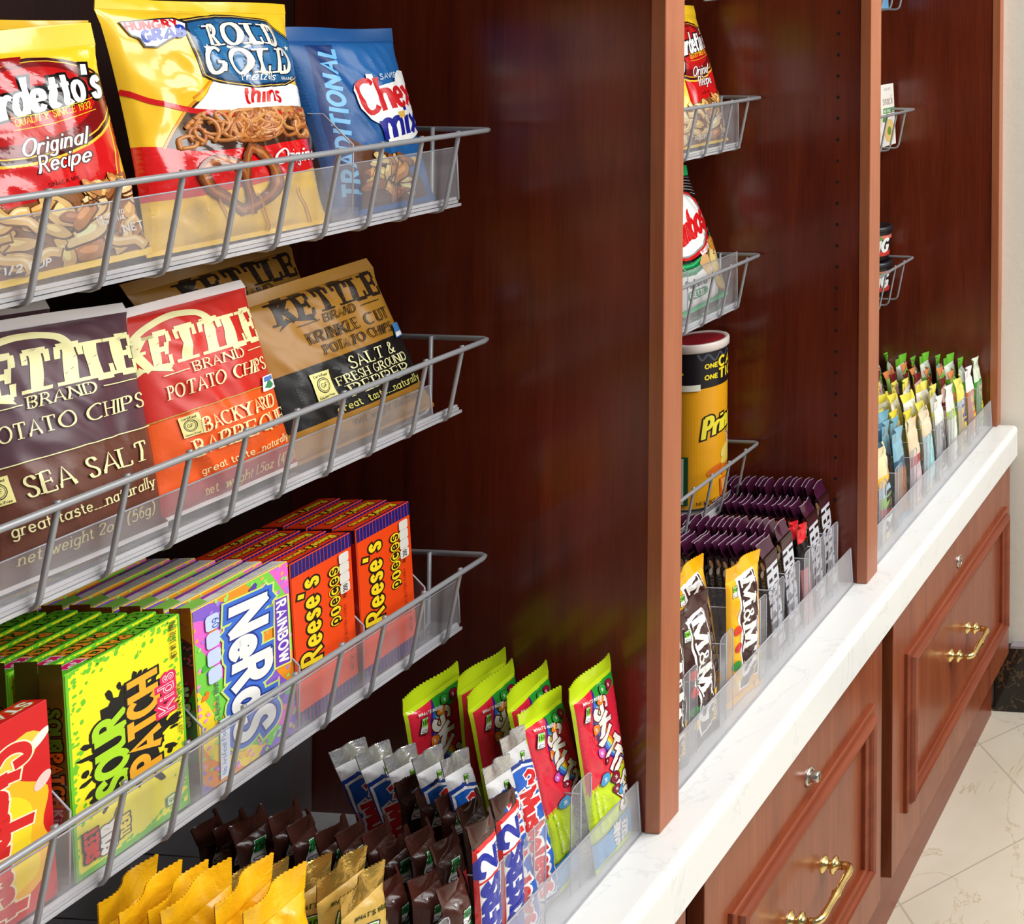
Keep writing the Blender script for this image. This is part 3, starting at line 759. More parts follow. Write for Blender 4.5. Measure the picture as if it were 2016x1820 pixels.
# ---------------------------------------------------------------- clear trays on the counter
def tray(label, x0, x1, yl, divs, hl=.055, hd=.094, yend=1.10):
    cx = (x0 + x1) / 2; t = empty('candy_tray', (cx, 1.0, ZC), label, 'tray', 'clear candy trays on the counter')
    A, B = x0 - cx, x1 - cx; y0 = yl - 1
    q = MB(); q.box(A, B, y0, yend - 1, .0008, .0028); q.build('base', ACRYL, t)
    q = MB(); plate(q, [(A, y0, .0008), (B, y0, .0008), (B, y0 + .004, hl), (A, y0 + .004, hl)], .002, 1); q.build('front_lip', ACRYLT, t)
    q = MB(); edge(q, (A, y0 + .004, hl), (B, y0 + .004, hl), .0011); edge(q, (B, y0, .001), (B, y0 + .004, hl), .0011); edge(q, (A, y0 - .001, .0012), (B, y0 - .001, .0012), .0009); q.build('lip_edge', AEDGE, t)
    q = MB(); plate(q, [(A, yend - 1, .002), (B, yend - 1, .002), (B, yend - 1, hd), (A, yend - 1, hd)], .002, 1); q.build('back_wall', ACRYL, t)
    for d in divs:
        ye = yend - 1.002
        if isinstance(d, tuple): d, ye = d[0], y0 + .032
        X = d - cx; y1 = y0 + .014
        q = MB(); plate(q, [(X, y1, .002), (X, ye, .002), (X, ye, hd), (X, y1, hd)], .0016, 0); o = q.build('divider', ACRYL, t)
        q = MB(); edge(q, (X, y1, hd), (X, ye, hd), .0007); edge(q, (X, y1 - .001, .002), (X, y1 - .001, hd + .012), .0008); q.build('divider_edge', AEDGE, o)
        q = MB(); w = .0145; ht = hd + .014; r_ = .006
        pts = [(X - w, y1 - .0015, .004), (X + w, y1 - .0015, .004), (X + w, y1 - .0015, ht - r_), (X + w - r_ * .3, y1 - .0015, ht - r_ * .3), (X + w - r_, y1 - .0015, ht), (X - w + r_, y1 - .0015, ht), (X - w + r_ * .3, y1 - .0015, ht - r_ * .3), (X - w, y1 - .0015, ht - r_)]
        plate(q, pts, .0014, 1); q.build('front_tab', ACRYLH, o)
        q = MB()
        for a, b in zip(pts[1:], pts[2:] + pts[:1]): edge(q, a, b, .0006)
        q.build('tab_edge', AEDGE, o)
    return t
tray('clear divided tray of candy bars nearest the camera', .545, 1.1245, .731, [.772, .8275, .873, .9445, (.9865, 0), (1.05, 0)])
tray('clear divided tray of chocolate bars in the narrow bay', 1.166, 1.6315, .731, [1.2325, 1.309, 1.388, 1.4335, 1.4765, 1.5195, 1.5535, 1.5925])
tray('clear divided tray of snack bars in the far bay', 1.68, 2.2625, .7205, [1.744, 1.808, 1.872, 1.935, 1.997, 2.057, 2.114, 2.168, 2.2185])

# ---------------------------------------------------------------- snack bags
CREAM = rgb(240, 236, 176); WHITE = rgb(245, 245, 242); BLACK = rgb(14, 12, 12)
RND = random.Random(5)
def blob(cx, cy, rx, ry, rot, rn, k=12, j=.2):
    c, s = math.cos(R(rot)), math.sin(R(rot)); pts = []
    for i in range(k):
        q = 1 + rn.uniform(-j, j); a, b = rx * q * math.cos(2 * math.pi * i / k), ry * q * math.sin(2 * math.pi * i / k); pts.append((cx + a * c - b * s, cy + a * s + b * c))
    return crom(pts + [pts[0]], 3)[:-1]
def star(cx, cy, r, a0=90): return [(cx + (r if i % 2 == 0 else r * .4) * math.cos(R(a0 + 36 * i)), cy + (r if i % 2 == 0 else r * .4) * math.sin(R(a0 + 36 * i))) for i in range(10)]
def gf_mark(a, x, y, s, rot=0):
    c, q = math.cos(R(rot)), math.sin(R(rot)); T = lambda u, v: (x + u * s * c - v * s * q, y + u * s * q + v * s * c)
    a.put([[T(0, 0), T(1.5, 0), T(1.5, 1.75), T(0, 1.75)]], rgb(238, 230, 150))
    cx, cy = T(.75, .88)
    a.ell(cx, cy, .5 * s, .5 * s, BLACK); a.ell(cx, cy, .44 * s, .44 * s, rgb(238, 230, 150)); a.ell(cx, cy, .39 * s, .39 * s, BLACK); a.ell(cx, cy, .35 * s, .35 * s, rgb(238, 230, 150))
    x1, y1 = T(.75, .76); a.text('GF', x1, y1, .26 * s, BLACK, SANS, 'c', rot)
    x1, y1 = T(.75, 1.46); a.text('Certified', x1, y1, .17 * s, BLACK, SANS, 'c', rot, bend=-.1 / s)
    x1, y1 = T(.75, .1); a.text('Gluten-Free', x1, y1, .15 * s, BLACK, SANS, 'c', rot)
def snack_print(a, x0, x1, y0, y1, n, cols, rn, smin=.5, smax=1.3, dark=rgb(92, 52, 22)):
    for i in range(n):
        cx, cy = rn.uniform(x0, x1), rn.uniform(y0, y1); rx, rot = rn.uniform(smin, smax), rn.uniform(-70, 80); ry = rx * rn.uniform(.28, .5)
        c = rn.choice(cols); b = blob(cx, cy, rx, ry, rot, rn); 
        a.poly([(cx + (p[0] - cx) * 1.12 + .05, cy + (p[1] - cy) * 1.12 - .08) for p in b], dark); a.poly(b, c)
        li = tuple(min(1, q * 1.5 + .06) for q in c[:3]) + (1,)
        a.poly([(cx + (p[0] - cx) * .5 - .1, cy + (p[1] - cy) * .45 + .14) for p in b], li)
def local(c4, loc): return [Vector(p) - Vector(loc) for p in c4]
def wz(c4): return [(p[0], p[1], p[2] + EYE) for p in c4]
def mid(c4): return ((c4[3][0] + c4[2][0]) / 2, (c4[3][1] + c4[2][1]) / 2 + .02, min(c4[2][2], c4[3][2]) + EYE)
def bag(label, cat, c4, T, art, base, group=None, **kw):
    loc = mid(c4); t = empty('snack_bag', loc, label, cat, group)
    r = pouch(t, [p + Vector((0, .006, 0)) for p in local(wz(c4), loc)], T * .68, art, base, warp=.66, nu=40, nv=50, **kw); return t, r

# --- red and yellow snack mix bag (also used in the narrow bay)
YEL = rgb(246, 202, 40); RED = rgb(206, 24, 28); MAR = rgb(96, 14, 18)
def gard_art():
    a = Art(13.0, 18.1); rn = random.Random(3)
    a.rect(0, 15.0, 13, 16.4, YEL)
    a.poly([(4.2, 5.4), (3.9, 11), (12.9, 11.6), (12.75, 9), (12.3, 6.4)], rgb(178, 18, 24))
    a.line([(4.9, 12), (5.0, 8.5), (5.4, 4.6)], .1, YEL); a.line([(12.3, 10.9), (12.4, 9), (11.9, 6)], .1, YEL)
    a.poly([(4.4, 5.0), (4.3, 11), (12.2, 11), (12.2, 8.6), (11.6, 6.1)], RED)
    a.ell(7.3, 12.0, 6.2, 3.9, rgb(236, 196, 60), 8); a.ell(7.3, 12.05, 6.02, 3.75, rgb(64, 10, 14), 8); a.ell(7.4, 12.1, 5.7, 3.45, rgb(236, 196, 60), 8); a.ell(7.4, 12.12, 5.6, 3.36, rgb(120, 16, 20), 8); a.ell(7.2, 12.4, 4.7, 2.7, rgb(188, 24, 26), 8)
    a.poly([(5.0, 15.4), (7.6, 15.4), (7.9, 16.0), (4.8, 16.0)], rgb(150, 14, 18))
    a.text("Gardetto's", 3.3, 11.3, 2.5, WHITE, BRUSH, fit=9.1, lift=.13, ow=.2, oc=BLACK, W=.17, gap=.1)
    a.line([(2.6, 10.4), (3.8, 9.3), (4.7, 9.8), (4.6, 11.6)], .7, BLACK); a.line([(2.7, 10.45), (3.8, 9.5), (4.55, 9.9), (4.5, 11.7)], .4, WHITE)
    a.line([(6.2, 11.6), (8.6, 11.75), (11.6, 12.4)], .05, YEL); a.line([(6.2, 10.7), (8.6, 10.85), (11.6, 11.5)], .05, YEL)
    a.text('QUALITY SINCE 1932', 6.4, 10.95, .5, YEL, SERIF, fit=4.9, lift=.14, W=.14)
    a.text('Original', 6.4, 8.75, 1.15, WHITE, SCRIPT, fit=3.9, lift=.09, ow=.07, oc=rgb(70, 8, 12), W=.13); a.text('Recipe', 7.0, 7.45, 1.15, WHITE, SCRIPT, fit=3.3, lift=.09, ow=.07, oc=rgb(70, 8, 12), W=.13)
    a.text('SNACK MIX', 7.3, 6.35, .28, rgb(60, 10, 10), SANS, fit=2.2, lift=.1)
    cols = [rgb(226, 186, 116), rgb(240, 214, 160), rgb(196, 130, 66), rgb(160, 100, 54), rgb(222, 164, 84), rgb(240, 212, 156), rgb(236, 196, 120)]
    a.poly([(.5, 0), (.3, 4.6), (4, 5.3), (7, 5.6), (10.5, 6.2), (12.6, 6.6), (13, 0)], rgb(140, 86, 42))
    snack_print(a, .6, 12.4, 1.0, 5.0, 34, cols, rn, .7, 1.9)
    for k in range(9):
        x, y, t_ = rn.uniform(1.5, 11.5), rn.uniform(1.2, 4.6), rn.uniform(-.9, .9); pp = [(x + d * math.cos(t_) - .25 * math.sin(d * 2.2) * math.sin(t_), y + d * math.sin(t_) + .25 * math.sin(d * 2.2) * math.cos(t_)) for d in (-1.4, -.7, 0, .7, 1.4)]
        a.line([(u + .06, w - .1) for u, w in pp], .78, rgb(120, 70, 32), cap=.15); a.line(pp, .66, rgb(232, 190, 116), cap=.12); a.line([(u - .04, w + .12) for u, w in pp], .2, rgb(250, 228, 178)); snack_print(a, 9.6, 12.4, 5, 6.0, 6, cols, rn, .4, .9)
    a.text('ENLARGED TO', 9.6, 3.3, .32, WHITE, SANS, fit=2.0, lift=.1); a.text('SHOW DETAIL', 9.6, 2.9, .32, WHITE, SANS, fit=2.0, lift=.1)
    a.text('NET', 11.2, 2.1, .55, WHITE, BOLD, W=.2); a.text('1/2 CUP', 3.4, 1.0, .45, WHITE, BOLD)
    return a
GA = gard_art()
bag('yellow and red snack mix bag at the left end of the top basket', 'snack bag', [(.662, .955, -.030), (.788, .95, -.0195), (.805, .916, -.1985), (.672, .916, -.2025)], .028, GA, YEL, vt=.905, vb=.03, seed=1, wr=.003)
q = MB()
# --- pretzel bag
def pretz_art():
    W, H = 15.2, 20.5; a = Art(W, H); rn = random.Random(8)
    a.poly([(0, 0), (15.2, 0), (15.2, 7.2), (0, 7.2)], rgb(244, 196, 44))
    a.poly([(0, 4.2), (4, 4.0), (9, 4.3), (15.2, 5.2), (15.2, 8.4), (11, 7.6), (6, 7.6), (0, 8.6)], rgb(214, 22, 24))
    a.poly([(2.2, 8.2), (5.5, 11.6), (15.2, 11.6), (15.2, 7.9), (9, 7.3), (5, 7.5)], rgb(62, 34, 18))
    a.line([(2.1, 8.1), (3.6, 9.9), (5.4, 11.7)], .22, rgb(226, 140, 30)); a.line([(5.2, 11.9), (6.8, 13.2), (7.9, 13.8)], .2, rgb(226, 140, 30))
    a.line([(0, 13.0), (2, 11.9), (5, 11.0), (9, 10.2), (13, 10.2), (15.2, 10.7)], .42, rgb(206, 20, 24))
    a.poly([(5.3, 11.1), (9, 10.4), (13, 10.4), (15.2, 10.9), (15.2, 12.6), (11, 13.4), (7.2, 13.3)], WHITE)
    a.text('thins', 11.0, 11.2, 1.55, rgb(206, 20, 24), SANS, 'c', W=.17, fit=3.1)
    # blue plaque
    def plaque(g_): return [(5.2 - g_, 18.2 + g_), (8.6, 18.9 + g_), (13, 18.5 + g_), (15.3 + g_, 16.7), (15.5 + g_, 14.2 - g_), (13.4, 13.0 - g_), (10.5, 12.75 - g_), (8.2, 13.2 - g_), (6.4 - g_, 13.9 - g_), (5.7 - g_, 16.2)]
    a.poly(plaque(.34), rgb(20, 18, 22)); a.poly(plaque(.22), rgb(222, 180, 80)); a.poly(plaque(.14), rgb(18, 40, 66)); a.poly(plaque(-.05), rgb(34, 92, 140)); a.poly(plaque(-.6), rgb(44, 112, 164))
    nv = rgb(16, 34, 60); iv = rgb(244, 240, 226)
    a.text('ROLD', 10.1, 16.4, 1.95, iv, SLAB, 'c', ow=.1, oc=nv, fit=5.8, bend=-.03, W=.2, gap=.34); a.line([(8.7, 16.2), (9.6, 15.95), (10.4, 16.25)], .2, iv)
    a.text('GOLD', 10.3, 13.75, 2.15, iv, SLAB, 'c', ow=.1, oc=nv, fit=7.6, bend=.012, W=.2, gap=.34)
    a.text('Pretzels', 9.3, 13.15, .75, WHITE, SCRIPT, 'l', fit=3.0, W=.12); a.text('BRAND', 12.9, 13.2, .25, WHITE, SANS)
    a.poly(star(6.6, 16.0, .36), iv); a.poly(star(14.3, 16.2, .3), iv)
    # corner flash
    rd = rgb(206, 28, 34); bl = rgb(36, 66, 170)
    a.poly([(1.0, 18.5), (1.5, 17.3), (2.0, 17.0), (2.3, 16.3), (3.2, 16.2), (5.2, 17.5), (5.4, 18.2), (4.7, 18.7)], rgb(30, 30, 40)); a.poly([(1.15, 18.4), (1.6, 17.4), (2.1, 17.1), (2.4, 16.42), (3.15, 16.35), (5.05, 17.6), (5.2, 18.1), (4.6, 18.55)], WHITE)
    a.text('HUNGRY', 1.4, 17.75, .62, rd, HEAVY, fit=3.3, lift=.03, W=.3); a.text('GRAB', 2.3, 16.75, .85, bl, HEAVY, fit=2.7, lift=.12, W=.32)
    a.text('Original', 10.9, 5.75, 1.2, WHITE, SCRIPT, fit=4.0, lift=.04, W=.13)
    # printed pretzel
    br = rgb(140, 76, 34)
    for w, c in ((.95, rgb(96, 46, 20)), (.7, br), (.25, rgb(186, 116, 60))):
        a.line([(7.3, 2.3), (6.4, 3.2), (4.8, 4.4), (4.5, 5.8), (5.6, 6.6), (7.0, 6.1), (7.9, 4.8), (8.2, 3.4), (8.0, 2.2)], w, c, cap=.2)
        a.line([(7.0, 2.4), (8.6, 2.7), (10.2, 3.7), (10.6, 5.4), (9.8, 7.0), (8.6, 7.3), (7.9, 6.3), (7.9, 4.8)], w, c)
    for x in (5.2, 8.8, 12.6): a.line([(x, 3.6), (x + .5, 2.0), (x + .9, .4)], .14, rgb(198, 130, 24))
    return a
PA = pretz_art()
PQ = [(.802, .965, -.000), (.956, .962, -.0055), (.955, .916, -.2035), (.800, .916, -.2015)]
pb, (po, pfn, pts_, ppt, pn) = bag('yellow pretzel bag with a clear window and blue oval, top basket', 'snack bag', PQ, .034, PA, rgb(246, 198, 46), vt=.955, vb=.02, seed=4, wr=.0048)
q = MB(); rn = random.Random(12)
for i in range(44):
    cx, cy = rn.uniform(3.6, 14.4), rn.uniform(8.2, 10.6); r_ = rn.uniform(.75, 1.15); rot = rn.uniform(0, 360); e = rn.uniform(.45, 1.0); pp = []
    for k in range(15):
        t = R(20 + 320 * k / 14); x_, y_ = r_ * math.cos(t), r_ * e * math.sin(t); c, s = math.cos(R(rot)), math.sin(R(rot))
        X, Y = cx + x_ * c - y_ * s, cy + x_ * s + y_ * c; Y = min(max(Y, 7.95), 10.6 if X > 6 else 7.9 + max(.1, (X - 2.0) * .7)); X = min(max(X, 3.4), 14.6)
        pp.append(pfn(X, Y, -.0004 + .0011 * rn.random()))
    q.tube(pp, .0019, 6, col=rn.choice([rgb(176, 104, 48), rgb(196, 128, 66), rgb(158, 90, 40), rgb(206, 146, 84)]))
o = q.build('pretzels', printed('pretzel_crust', .3), pb); o['kind'] = 'stuff'; o['label'] = 'brown glazed pretzel thins seen through the window'
c4b = [(x - .012 + .0, y + .075, z - .004) for x, y, z in PQ]
bag('shaded pretzel bag behind the front yellow pretzel bag', 'snack bag', [(.716, 1.05, -.014), (.868, 1.05, -.02), (.868, 1.01, -.2), (.716, 1.01, -.2)], .03, PA, rgb(246, 198, 46), vt=.955, vb=.02, seed=6)
# --- blue snack mix bag
def chex_art():
    W, H = 11.6, 18.2; a = Art(W, H); rn = random.Random(21)
    a.rect(0, 0, W, H, rgb(24, 84, 146))
    a.poly([(4.0, 16.6), (11.6, 16.6), (11.6, 2), (8.5, 1)], rgb(32, 100, 166))
    a.poly([(1.9, 16.4), (4.6, 16.4), (3.4, 10), (3.0, 6), (3.2, 0), (1.2, 0), (1.0, 9)], rgb(16, 52, 112))
    a.text('TRADITIONAL', 2.75, 1.6, 1.6, rgb(116, 188, 232), HEAVY, rot=83, fit=14.4, W=.26, slant=.16)
    a.poly([(3.2, 7.4), (4.8, 5.9), (6.8, 5.3), (8.6, 3.6), (10.2, 2.4), (10.6, .4), (3.0, .2), (2.9, 3)], rgb(96, 52, 20))
    snack_print(a, 3.9, 8.8, 1.2, 5.0, 26, [rgb(214, 160, 76), rgb(196, 132, 52), rgb(228, 190, 110), rgb(150, 86, 34), rgb(236, 206, 140)], rn, .6, 1.5, rgb(84, 44, 16))
    wo = [(4.9, 11.6), (5.6, 12.3), (6.5, 12.3), (6.6, 13.2), (7.2, 13.2), (7.6, 11.9), (9.6, 12.4), (10.4, 13.6), (11.4, 13.6), (11.6, 10.5), (11.4, 7.2), (10.2, 6.6), (9.4, 6.4), (7.0, 6.3), (6.6, 8.2), (5.8, 8.7), (5.0, 9.8)]
    a.poly(wo, WHITE)
    a.text('Chex', 5.4, 9.2, 3.2, rgb(206, 26, 32), BOLD, fit=6.0, lift=.16, W=.17, gap=.05, ow=.0)
    a.text('mix', 6.9, 6.7, 2.9, rgb(20, 30, 140), BOLD, fit=4.5, lift=.16, W=.2, gap=.05)
    a.poly([(8.6, 9.2), (9.4, 9.35), (9.5, 8.75), (8.7, 8.6)], rgb(222, 180, 80))
    a.text('SAVORY', 7.9, 12.55, .55, rgb(206, 226, 240), SANS, fit=2.8, lift=.14); a.text('SNACK', 9.9, 6.0, .5, rgb(120, 190, 230), SANS, lift=.1)
    return a
bag('blue snack mix bag at the right end of the top basket', 'snack bag', [(.952, .968, -.026), (1.068, .960, -.0296), (1.081, .921, -.2045), (.966, .921, -.2045)], .028, chex_art(), rgb(24, 84, 146), vt=.925, vb=.03, seed=9, wr=.003, mat_=MATTE)

# --- the three potato chip bags
def kettle_word(a, x, y, w, h, col, lift=0.0, seed=1):
    a.text('KETTLE', x, y, h, col, SLAB, fit=w, W=.27, gap=.13, lift=lift)
    xs = x + w * .02
    a.line([(xs, y + h * .9 + lift * xs), (x + w * .16, y + h * 1.25 + lift * x), (x + w * .36, y + h * 1.42 + lift * (x + w * .36)), (x + w * .55, y + h * 1.3 + lift * (x + w * .55)), (x + w * .62, y + h * 1.0 + lift * (x + w * .6))], .5, col)
    a.poly([(x - .3, y - .5), (x + .9, y + .1), (x + .5, y + .5)], col); a.poly([(x + w * .1, y + .1), (x + w * .3, y - .55), (x + w * .26, y + .2)], col)
def kettle_nicks(a, x, y, w, h, col, rn, n, lift=0.0):
    for i in range(n):
        px = x + rn.random() * w; py = y + rn.random() * h * 1.3 + lift * px; d = rn.uniform(.2, .6)
        a.poly([(px, py), (px + d, py + d * .5), (px + d * .5, py + d * .35 - .08)], col)
PUR, BRN = rgb(84, 56, 66), rgb(100, 56, 42)
def k1():
    W, H = 11.3, 18.4; a = Art(W, H); rn = random.Random(2)
    a.rect(0, 0, W, 8.25, BRN)
    kettle_word(a, .1, 12.8, 10.9, 2.9, CREAM); kettle_nicks(a, .5, 12.9, 10.4, 2.4, PUR, rn, 26)
    a.text('BRAND', 5.9, 11.75, .85, CREAM, SERIF, 'c', fit=3.7); a.line([(1.0, 12.1), (3.7, 12.1)], .07, CREAM); a.line([(8.1, 12.1), (10.6, 12.1)], .07, CREAM)
    a.text('POTATO CHIPS', 5.9, 9.85, 1.1, CREAM, SERIF, 'c', fit=9.6); a.rect(.4, 8.2, 10.9, 8.28, CREAM)
    a.text('SEA SALT', 6.5, 5.8, 1.45, CREAM, SERIF, 'c', fit=7.4)
    gf_mark(a, .3, 5.8, 1.1)
    a.text('great taste...naturally', 5.9, 3.55, .85, CREAM, TYPE, 'c', fit=9.2)
    a.text('net weight 2oz (56g)', 5.7, 1.6, .8, rgb(216, 200, 130), TYPE, 'c', fit=8.6, slant=.2)
    return a
K1Q = [(.705, .966, -.231), (.825, .962, -.2425), (.819, .916, -.4165), (.7015, .916, -.414)]
bag('dark brown potato chip bag with cream lettering, left in the middle basket', 'chip bag', K1Q, .036, k1(), PUR, vt=.955, vb=.02, seed=11, seal=rgb(214, 208, 208), back=rgb(200, 196, 196), mat_=MATTE, wr=.003)
bag('dark potato chip bag standing behind the front dark brown one', 'chip bag', [(x - .004, y + .062, z + .002) for x, y, z in K1Q], .03, k1(), PUR, vt=.955, vb=.02, seed=14, seal=rgb(214, 208, 208), mat_=MATTE)
RD1, OR1 = rgb(204, 44, 34), rgb(236, 92, 28)
def k2():
    W, H = 11.4, 16.9; a = Art(W, H); rn = random.Random(4)
    a.rect(0, 0, W, 7.7, OR1); a.rect(0, 0, W, 2.1, rgb(170, 34, 40))
    kettle_word(a, .5, 11.6, 10.5, 2.7, CREAM); kettle_nicks(a, .6, 11.6, 10, 2.3, RD1, rn, 22)
    a.text('BRAND', 6.9, 10.55, .8, CREAM, SERIF, 'c', fit=3.5); a.line([(2.7, 10.9), (4.8, 10.9)], .07, CREAM); a.line([(9.0, 10.9), (10.6, 10.9)], .07, CREAM)
    a.text('POTATO CHIPS', 6.7, 9.0, 1.05, CREAM, SERIF, 'c', fit=7.6); a.rect(.3, 7.65, 11.1, 7.73, rgb(190, 160, 60))
    gf_mark(a, 3.1, 5.75, .95)
    a.text('BACKYARD', 7.5, 5.75, 1.1, CREAM, SERIF, 'c', fit=5.8); a.text('BARBEQUE', 7.4, 4.1, 1.3, CREAM, SERIF, 'c', fit=7.5)
    a.text('great taste...naturally', 7.4, 2.6, .6, CREAM, TYPE, 'c', fit=6.9); a.text('net weight 1.5oz (42g)', 7.4, .9, .75, rgb(226, 190, 120), TYPE, 'c', fit=7.4, slant=.2)
    a.rect(9.6, 7.2, 10.9, 8.4, WHITE); a.poly([(9.7, 7.5), (10.2, 8.2), (10.7, 7.5), (10.2, 7.3)], rgb(60, 140, 90)); a.rect(9.7, 7.95, 10.8, 8.3, rgb(80, 130, 200))
    return a
K2Q = [(.8125, .966, -.249), (.9205, .962, -.2475), (.928, .916, -.4135), (.8045, .916, -.413)]
bag('orange and red potato chip bag in the centre of the middle basket', 'chip bag', K2Q, .034, k2(), RD1, vt=.955, vb=.02, seed=17, seal=rgb(226, 216, 214), back=rgb(210, 200, 198), mat_=MATTE, wr=.0035)
KR = rgb(164, 116, 40)
def k3():
    W, H = 15.5, 16.3; a = Art(W, H); rn = random.Random(6); bk = rgb(38, 26, 16)
    a.rect(0, 0, W, 8.3, rgb(20, 18, 18)); a.rect(0, 0, W, 3.0, KR)
    kettle_word(a, 3.9, 12.7, 11.0, 2.2, bk); kettle_nicks(a, 4, 12.7, 10.8, 2.1, KR, rn, 24)
    a.text('BRAND', 9.6, 11.75, .8, bk, SERIF, 'c', fit=3.5); a.line([(5.3, 12.1), (7.4, 12.1)], .08, bk); a.line([(11.9, 12.1), (14.0, 12.1)], .08, bk)
    a.text('KRINKLE CUT', 10.0, 10.15, 1.1, bk, SERIF, 'c', fit=8.3, W=.12, gap=.24); a.text('POTATO CHIPS', 10.4, 8.85, .9, bk, SERIF, 'c', fit=7.2)
    gf_mark(a, 4.3, 4.9, 1.5)
    a.text('SALT &', 10.9, 6.75, 1.15, CREAM, SERIF, 'c', fit=5.0); a.text('FRESH GROUND', 10.6, 5.65, .85, CREAM, SERIF, 'c', fit=7.2); a.text('PEPPER', 10.7, 4.3, 1.15, CREAM, SERIF, 'c', fit=6.5)
    a.text('great taste...naturally', 10.2, 3.3, .75, rgb(232, 226, 120), TYPE, 'c', fit=9.0); a.text('net weight 2oz (56g)', 10.2, 1.7, .75, rgb(60, 42, 16), TYPE, 'c', fit=7.6, slant=.2)
    a.rect(14.0, 8.0, 15.2, 9.4, rgb(70, 130, 190)); a.rect(14.1, 8.1, 15.1, 8.5, WHITE)
    return a
K3Q = [(.905, .972, -.267), (1.052, .966, -.258), (1.083, .921, -.4165), (.920, .921, -.4165)]
K3A = k3()
bag('kraft paper coloured and black potato chip bag, right in the middle basket', 'chip bag', K3Q, .034, K3A, KR, vt=.93, vb=.02, seed=23, mat_=MATTE, wr=.0035)
bag('shaded kraft coloured chip bag behind the front kraft and black one', 'chip bag', [(x - .002, y + .085, z + .017) for x, y, z in K3Q], .03, K3A, KR, vt=.93, vb=.02, seed=26, mat_=MATTE)

# ---------------------------------------------------------------- narrow bay: bags and can
bag('smaller yellow and red snack mix bag in the narrow bay, upper basket', 'snack bag', [(1.492, .968, -.006), (1.600, .962, -.006), (1.628, .922, -.209), (1.497, .922, -.209)], .032, GA, YEL, vt=.93, vb=.02, seed=31)
def green_art():
    a = Art(12, 17); rn = random.Random(2); gr = rgb(84, 196, 60)
    a.rect(0, 0, 12, 17, WHITE); a.rect(0, 11.5, 12, 17, gr); a.poly([(0, 4), (12, 4.6), (12, 5.6), (0, 5.0)], gr)
    a.text('SOUR', 6, 9.6, 1.6, rgb(44, 100, 190), HEAVY, 'c', fit=9.6, ow=.15, oc=WHITE); a.text('ONION', 6, 7.2, 1.6, rgb(60, 150, 210), HEAVY, 'c', fit=10, ow=.15, oc=WHITE)
    snack_print(a, 1, 11, .8, 3.6, 12, [rgb(236, 216, 170), rgb(226, 190, 130)], rn, .8, 1.5, rgb(200, 160, 100)); return a
bag('green and white snack bag mostly hidden behind the upright panel', 'snack bag', [(1.352, .945, -.04), (1.470, .945, -.036), (1.487, .921, -.209), (1.362, .921, -.209)], .02, green_art(), rgb(84, 196, 60), vt=.93, vb=.02, seed=33)
def combo_art():
    W, H = 13.2, 18.6; a = Art(W, H); gn = rgb(20, 150, 84); lg = rgb(70, 204, 130)
    a.rect(0, 0, W, H, gn); a.rect(0, 13.5, W, 17.2, BLACK)
    for k in range(6): a.line([(0, 14.2 + k * .5), (6, 15.4 + k * .35), (13.2, 14.4 + k * .5)], .12, rgb(150, 150, 150))
    for k in range(7): a.line([(0, 5.6 + k * .35), (6, 5.0 + k * .35), (13.2, 8.2 + k * .45)], .14, lg if k % 2 else rgb(10, 90, 50))
    a.ell(5.9, 11.0, 6.6, 4.6, BLACK, 12); a.ell(5.9, 11.0, 6.2, 4.3, rgb(206, 30, 30), 12); a.ell(5.6, 11.1, 5.9, 4.0, rgb(150, 150, 150), 12); a.ell(5.5, 11.1, 5.6, 3.8, WHITE, 12)
    a.text('Combos', 5.8, 9.0, 3.4, rgb(214, 28, 32), HEAVY, 'c', fit=10.4, lift=.24, W=.24, gap=.04, slant=.1)
    a.rrect(7.4, 7.1, 11.4, 8.1, .4, rgb(206, 30, 30), 22); a.text('BAKED SNACKS', 9.4, 7.3, .6, WHITE, BOLD, 'c', rot=22, fit=3.6)
    a.poly([(0, 0), (0, 5.0), (5, 4.6), (9.8, 5.6), (10.4, 1.6), (10, .6), (8, 0)], WHITE)
    a.ell(11.6, 4.8, 2.4, 3.9, rgb(186, 132, 60), 8); a.ell(11.6, 4.8, 2.2, 3.6, rgb(232, 208, 136), 8); a.ell(11.3, 7.6, 1.5, .7, rgb(206, 140, 50), 5)
    a.poly(blob(8.0, 5.6, 1.1, 1.0, 20, RND), rgb(222, 176, 116)); a.poly(blob(8.2, 4.2, .6, 1.1, -20, RND), rgb(236, 206, 150))
    for k in range(8): a.ell(RND.uniform(10.4, 12.8), RND.uniform(2.2, 7), .14, .12, rgb(190, 70, 30))
    a.text('Pizzeria', 5.0, 3.2, .95, rgb(40, 34, 70), BOLD, 'c', fit=4.6); a.rrect(2.6, 1.7, 7.5, 2.8, .5, rgb(20, 140, 90)); a.text('PRETZEL', 5.0, 1.95, .6, WHITE, BOLD, 'c', fit=3.8)
    a.rect(0, 0, W, .8, lg); return a
bag('green and black filled cracker bag with a white oval, narrow bay', 'snack bag', [(1.490, .972, -.238), (1.588, .966, -.242), (1.633, .924, -.443), (1.500, .924, -.447)], .034, combo_art(), rgb(30, 190, 110), vt=.93, vb=.03, seed=36, wr=.003)
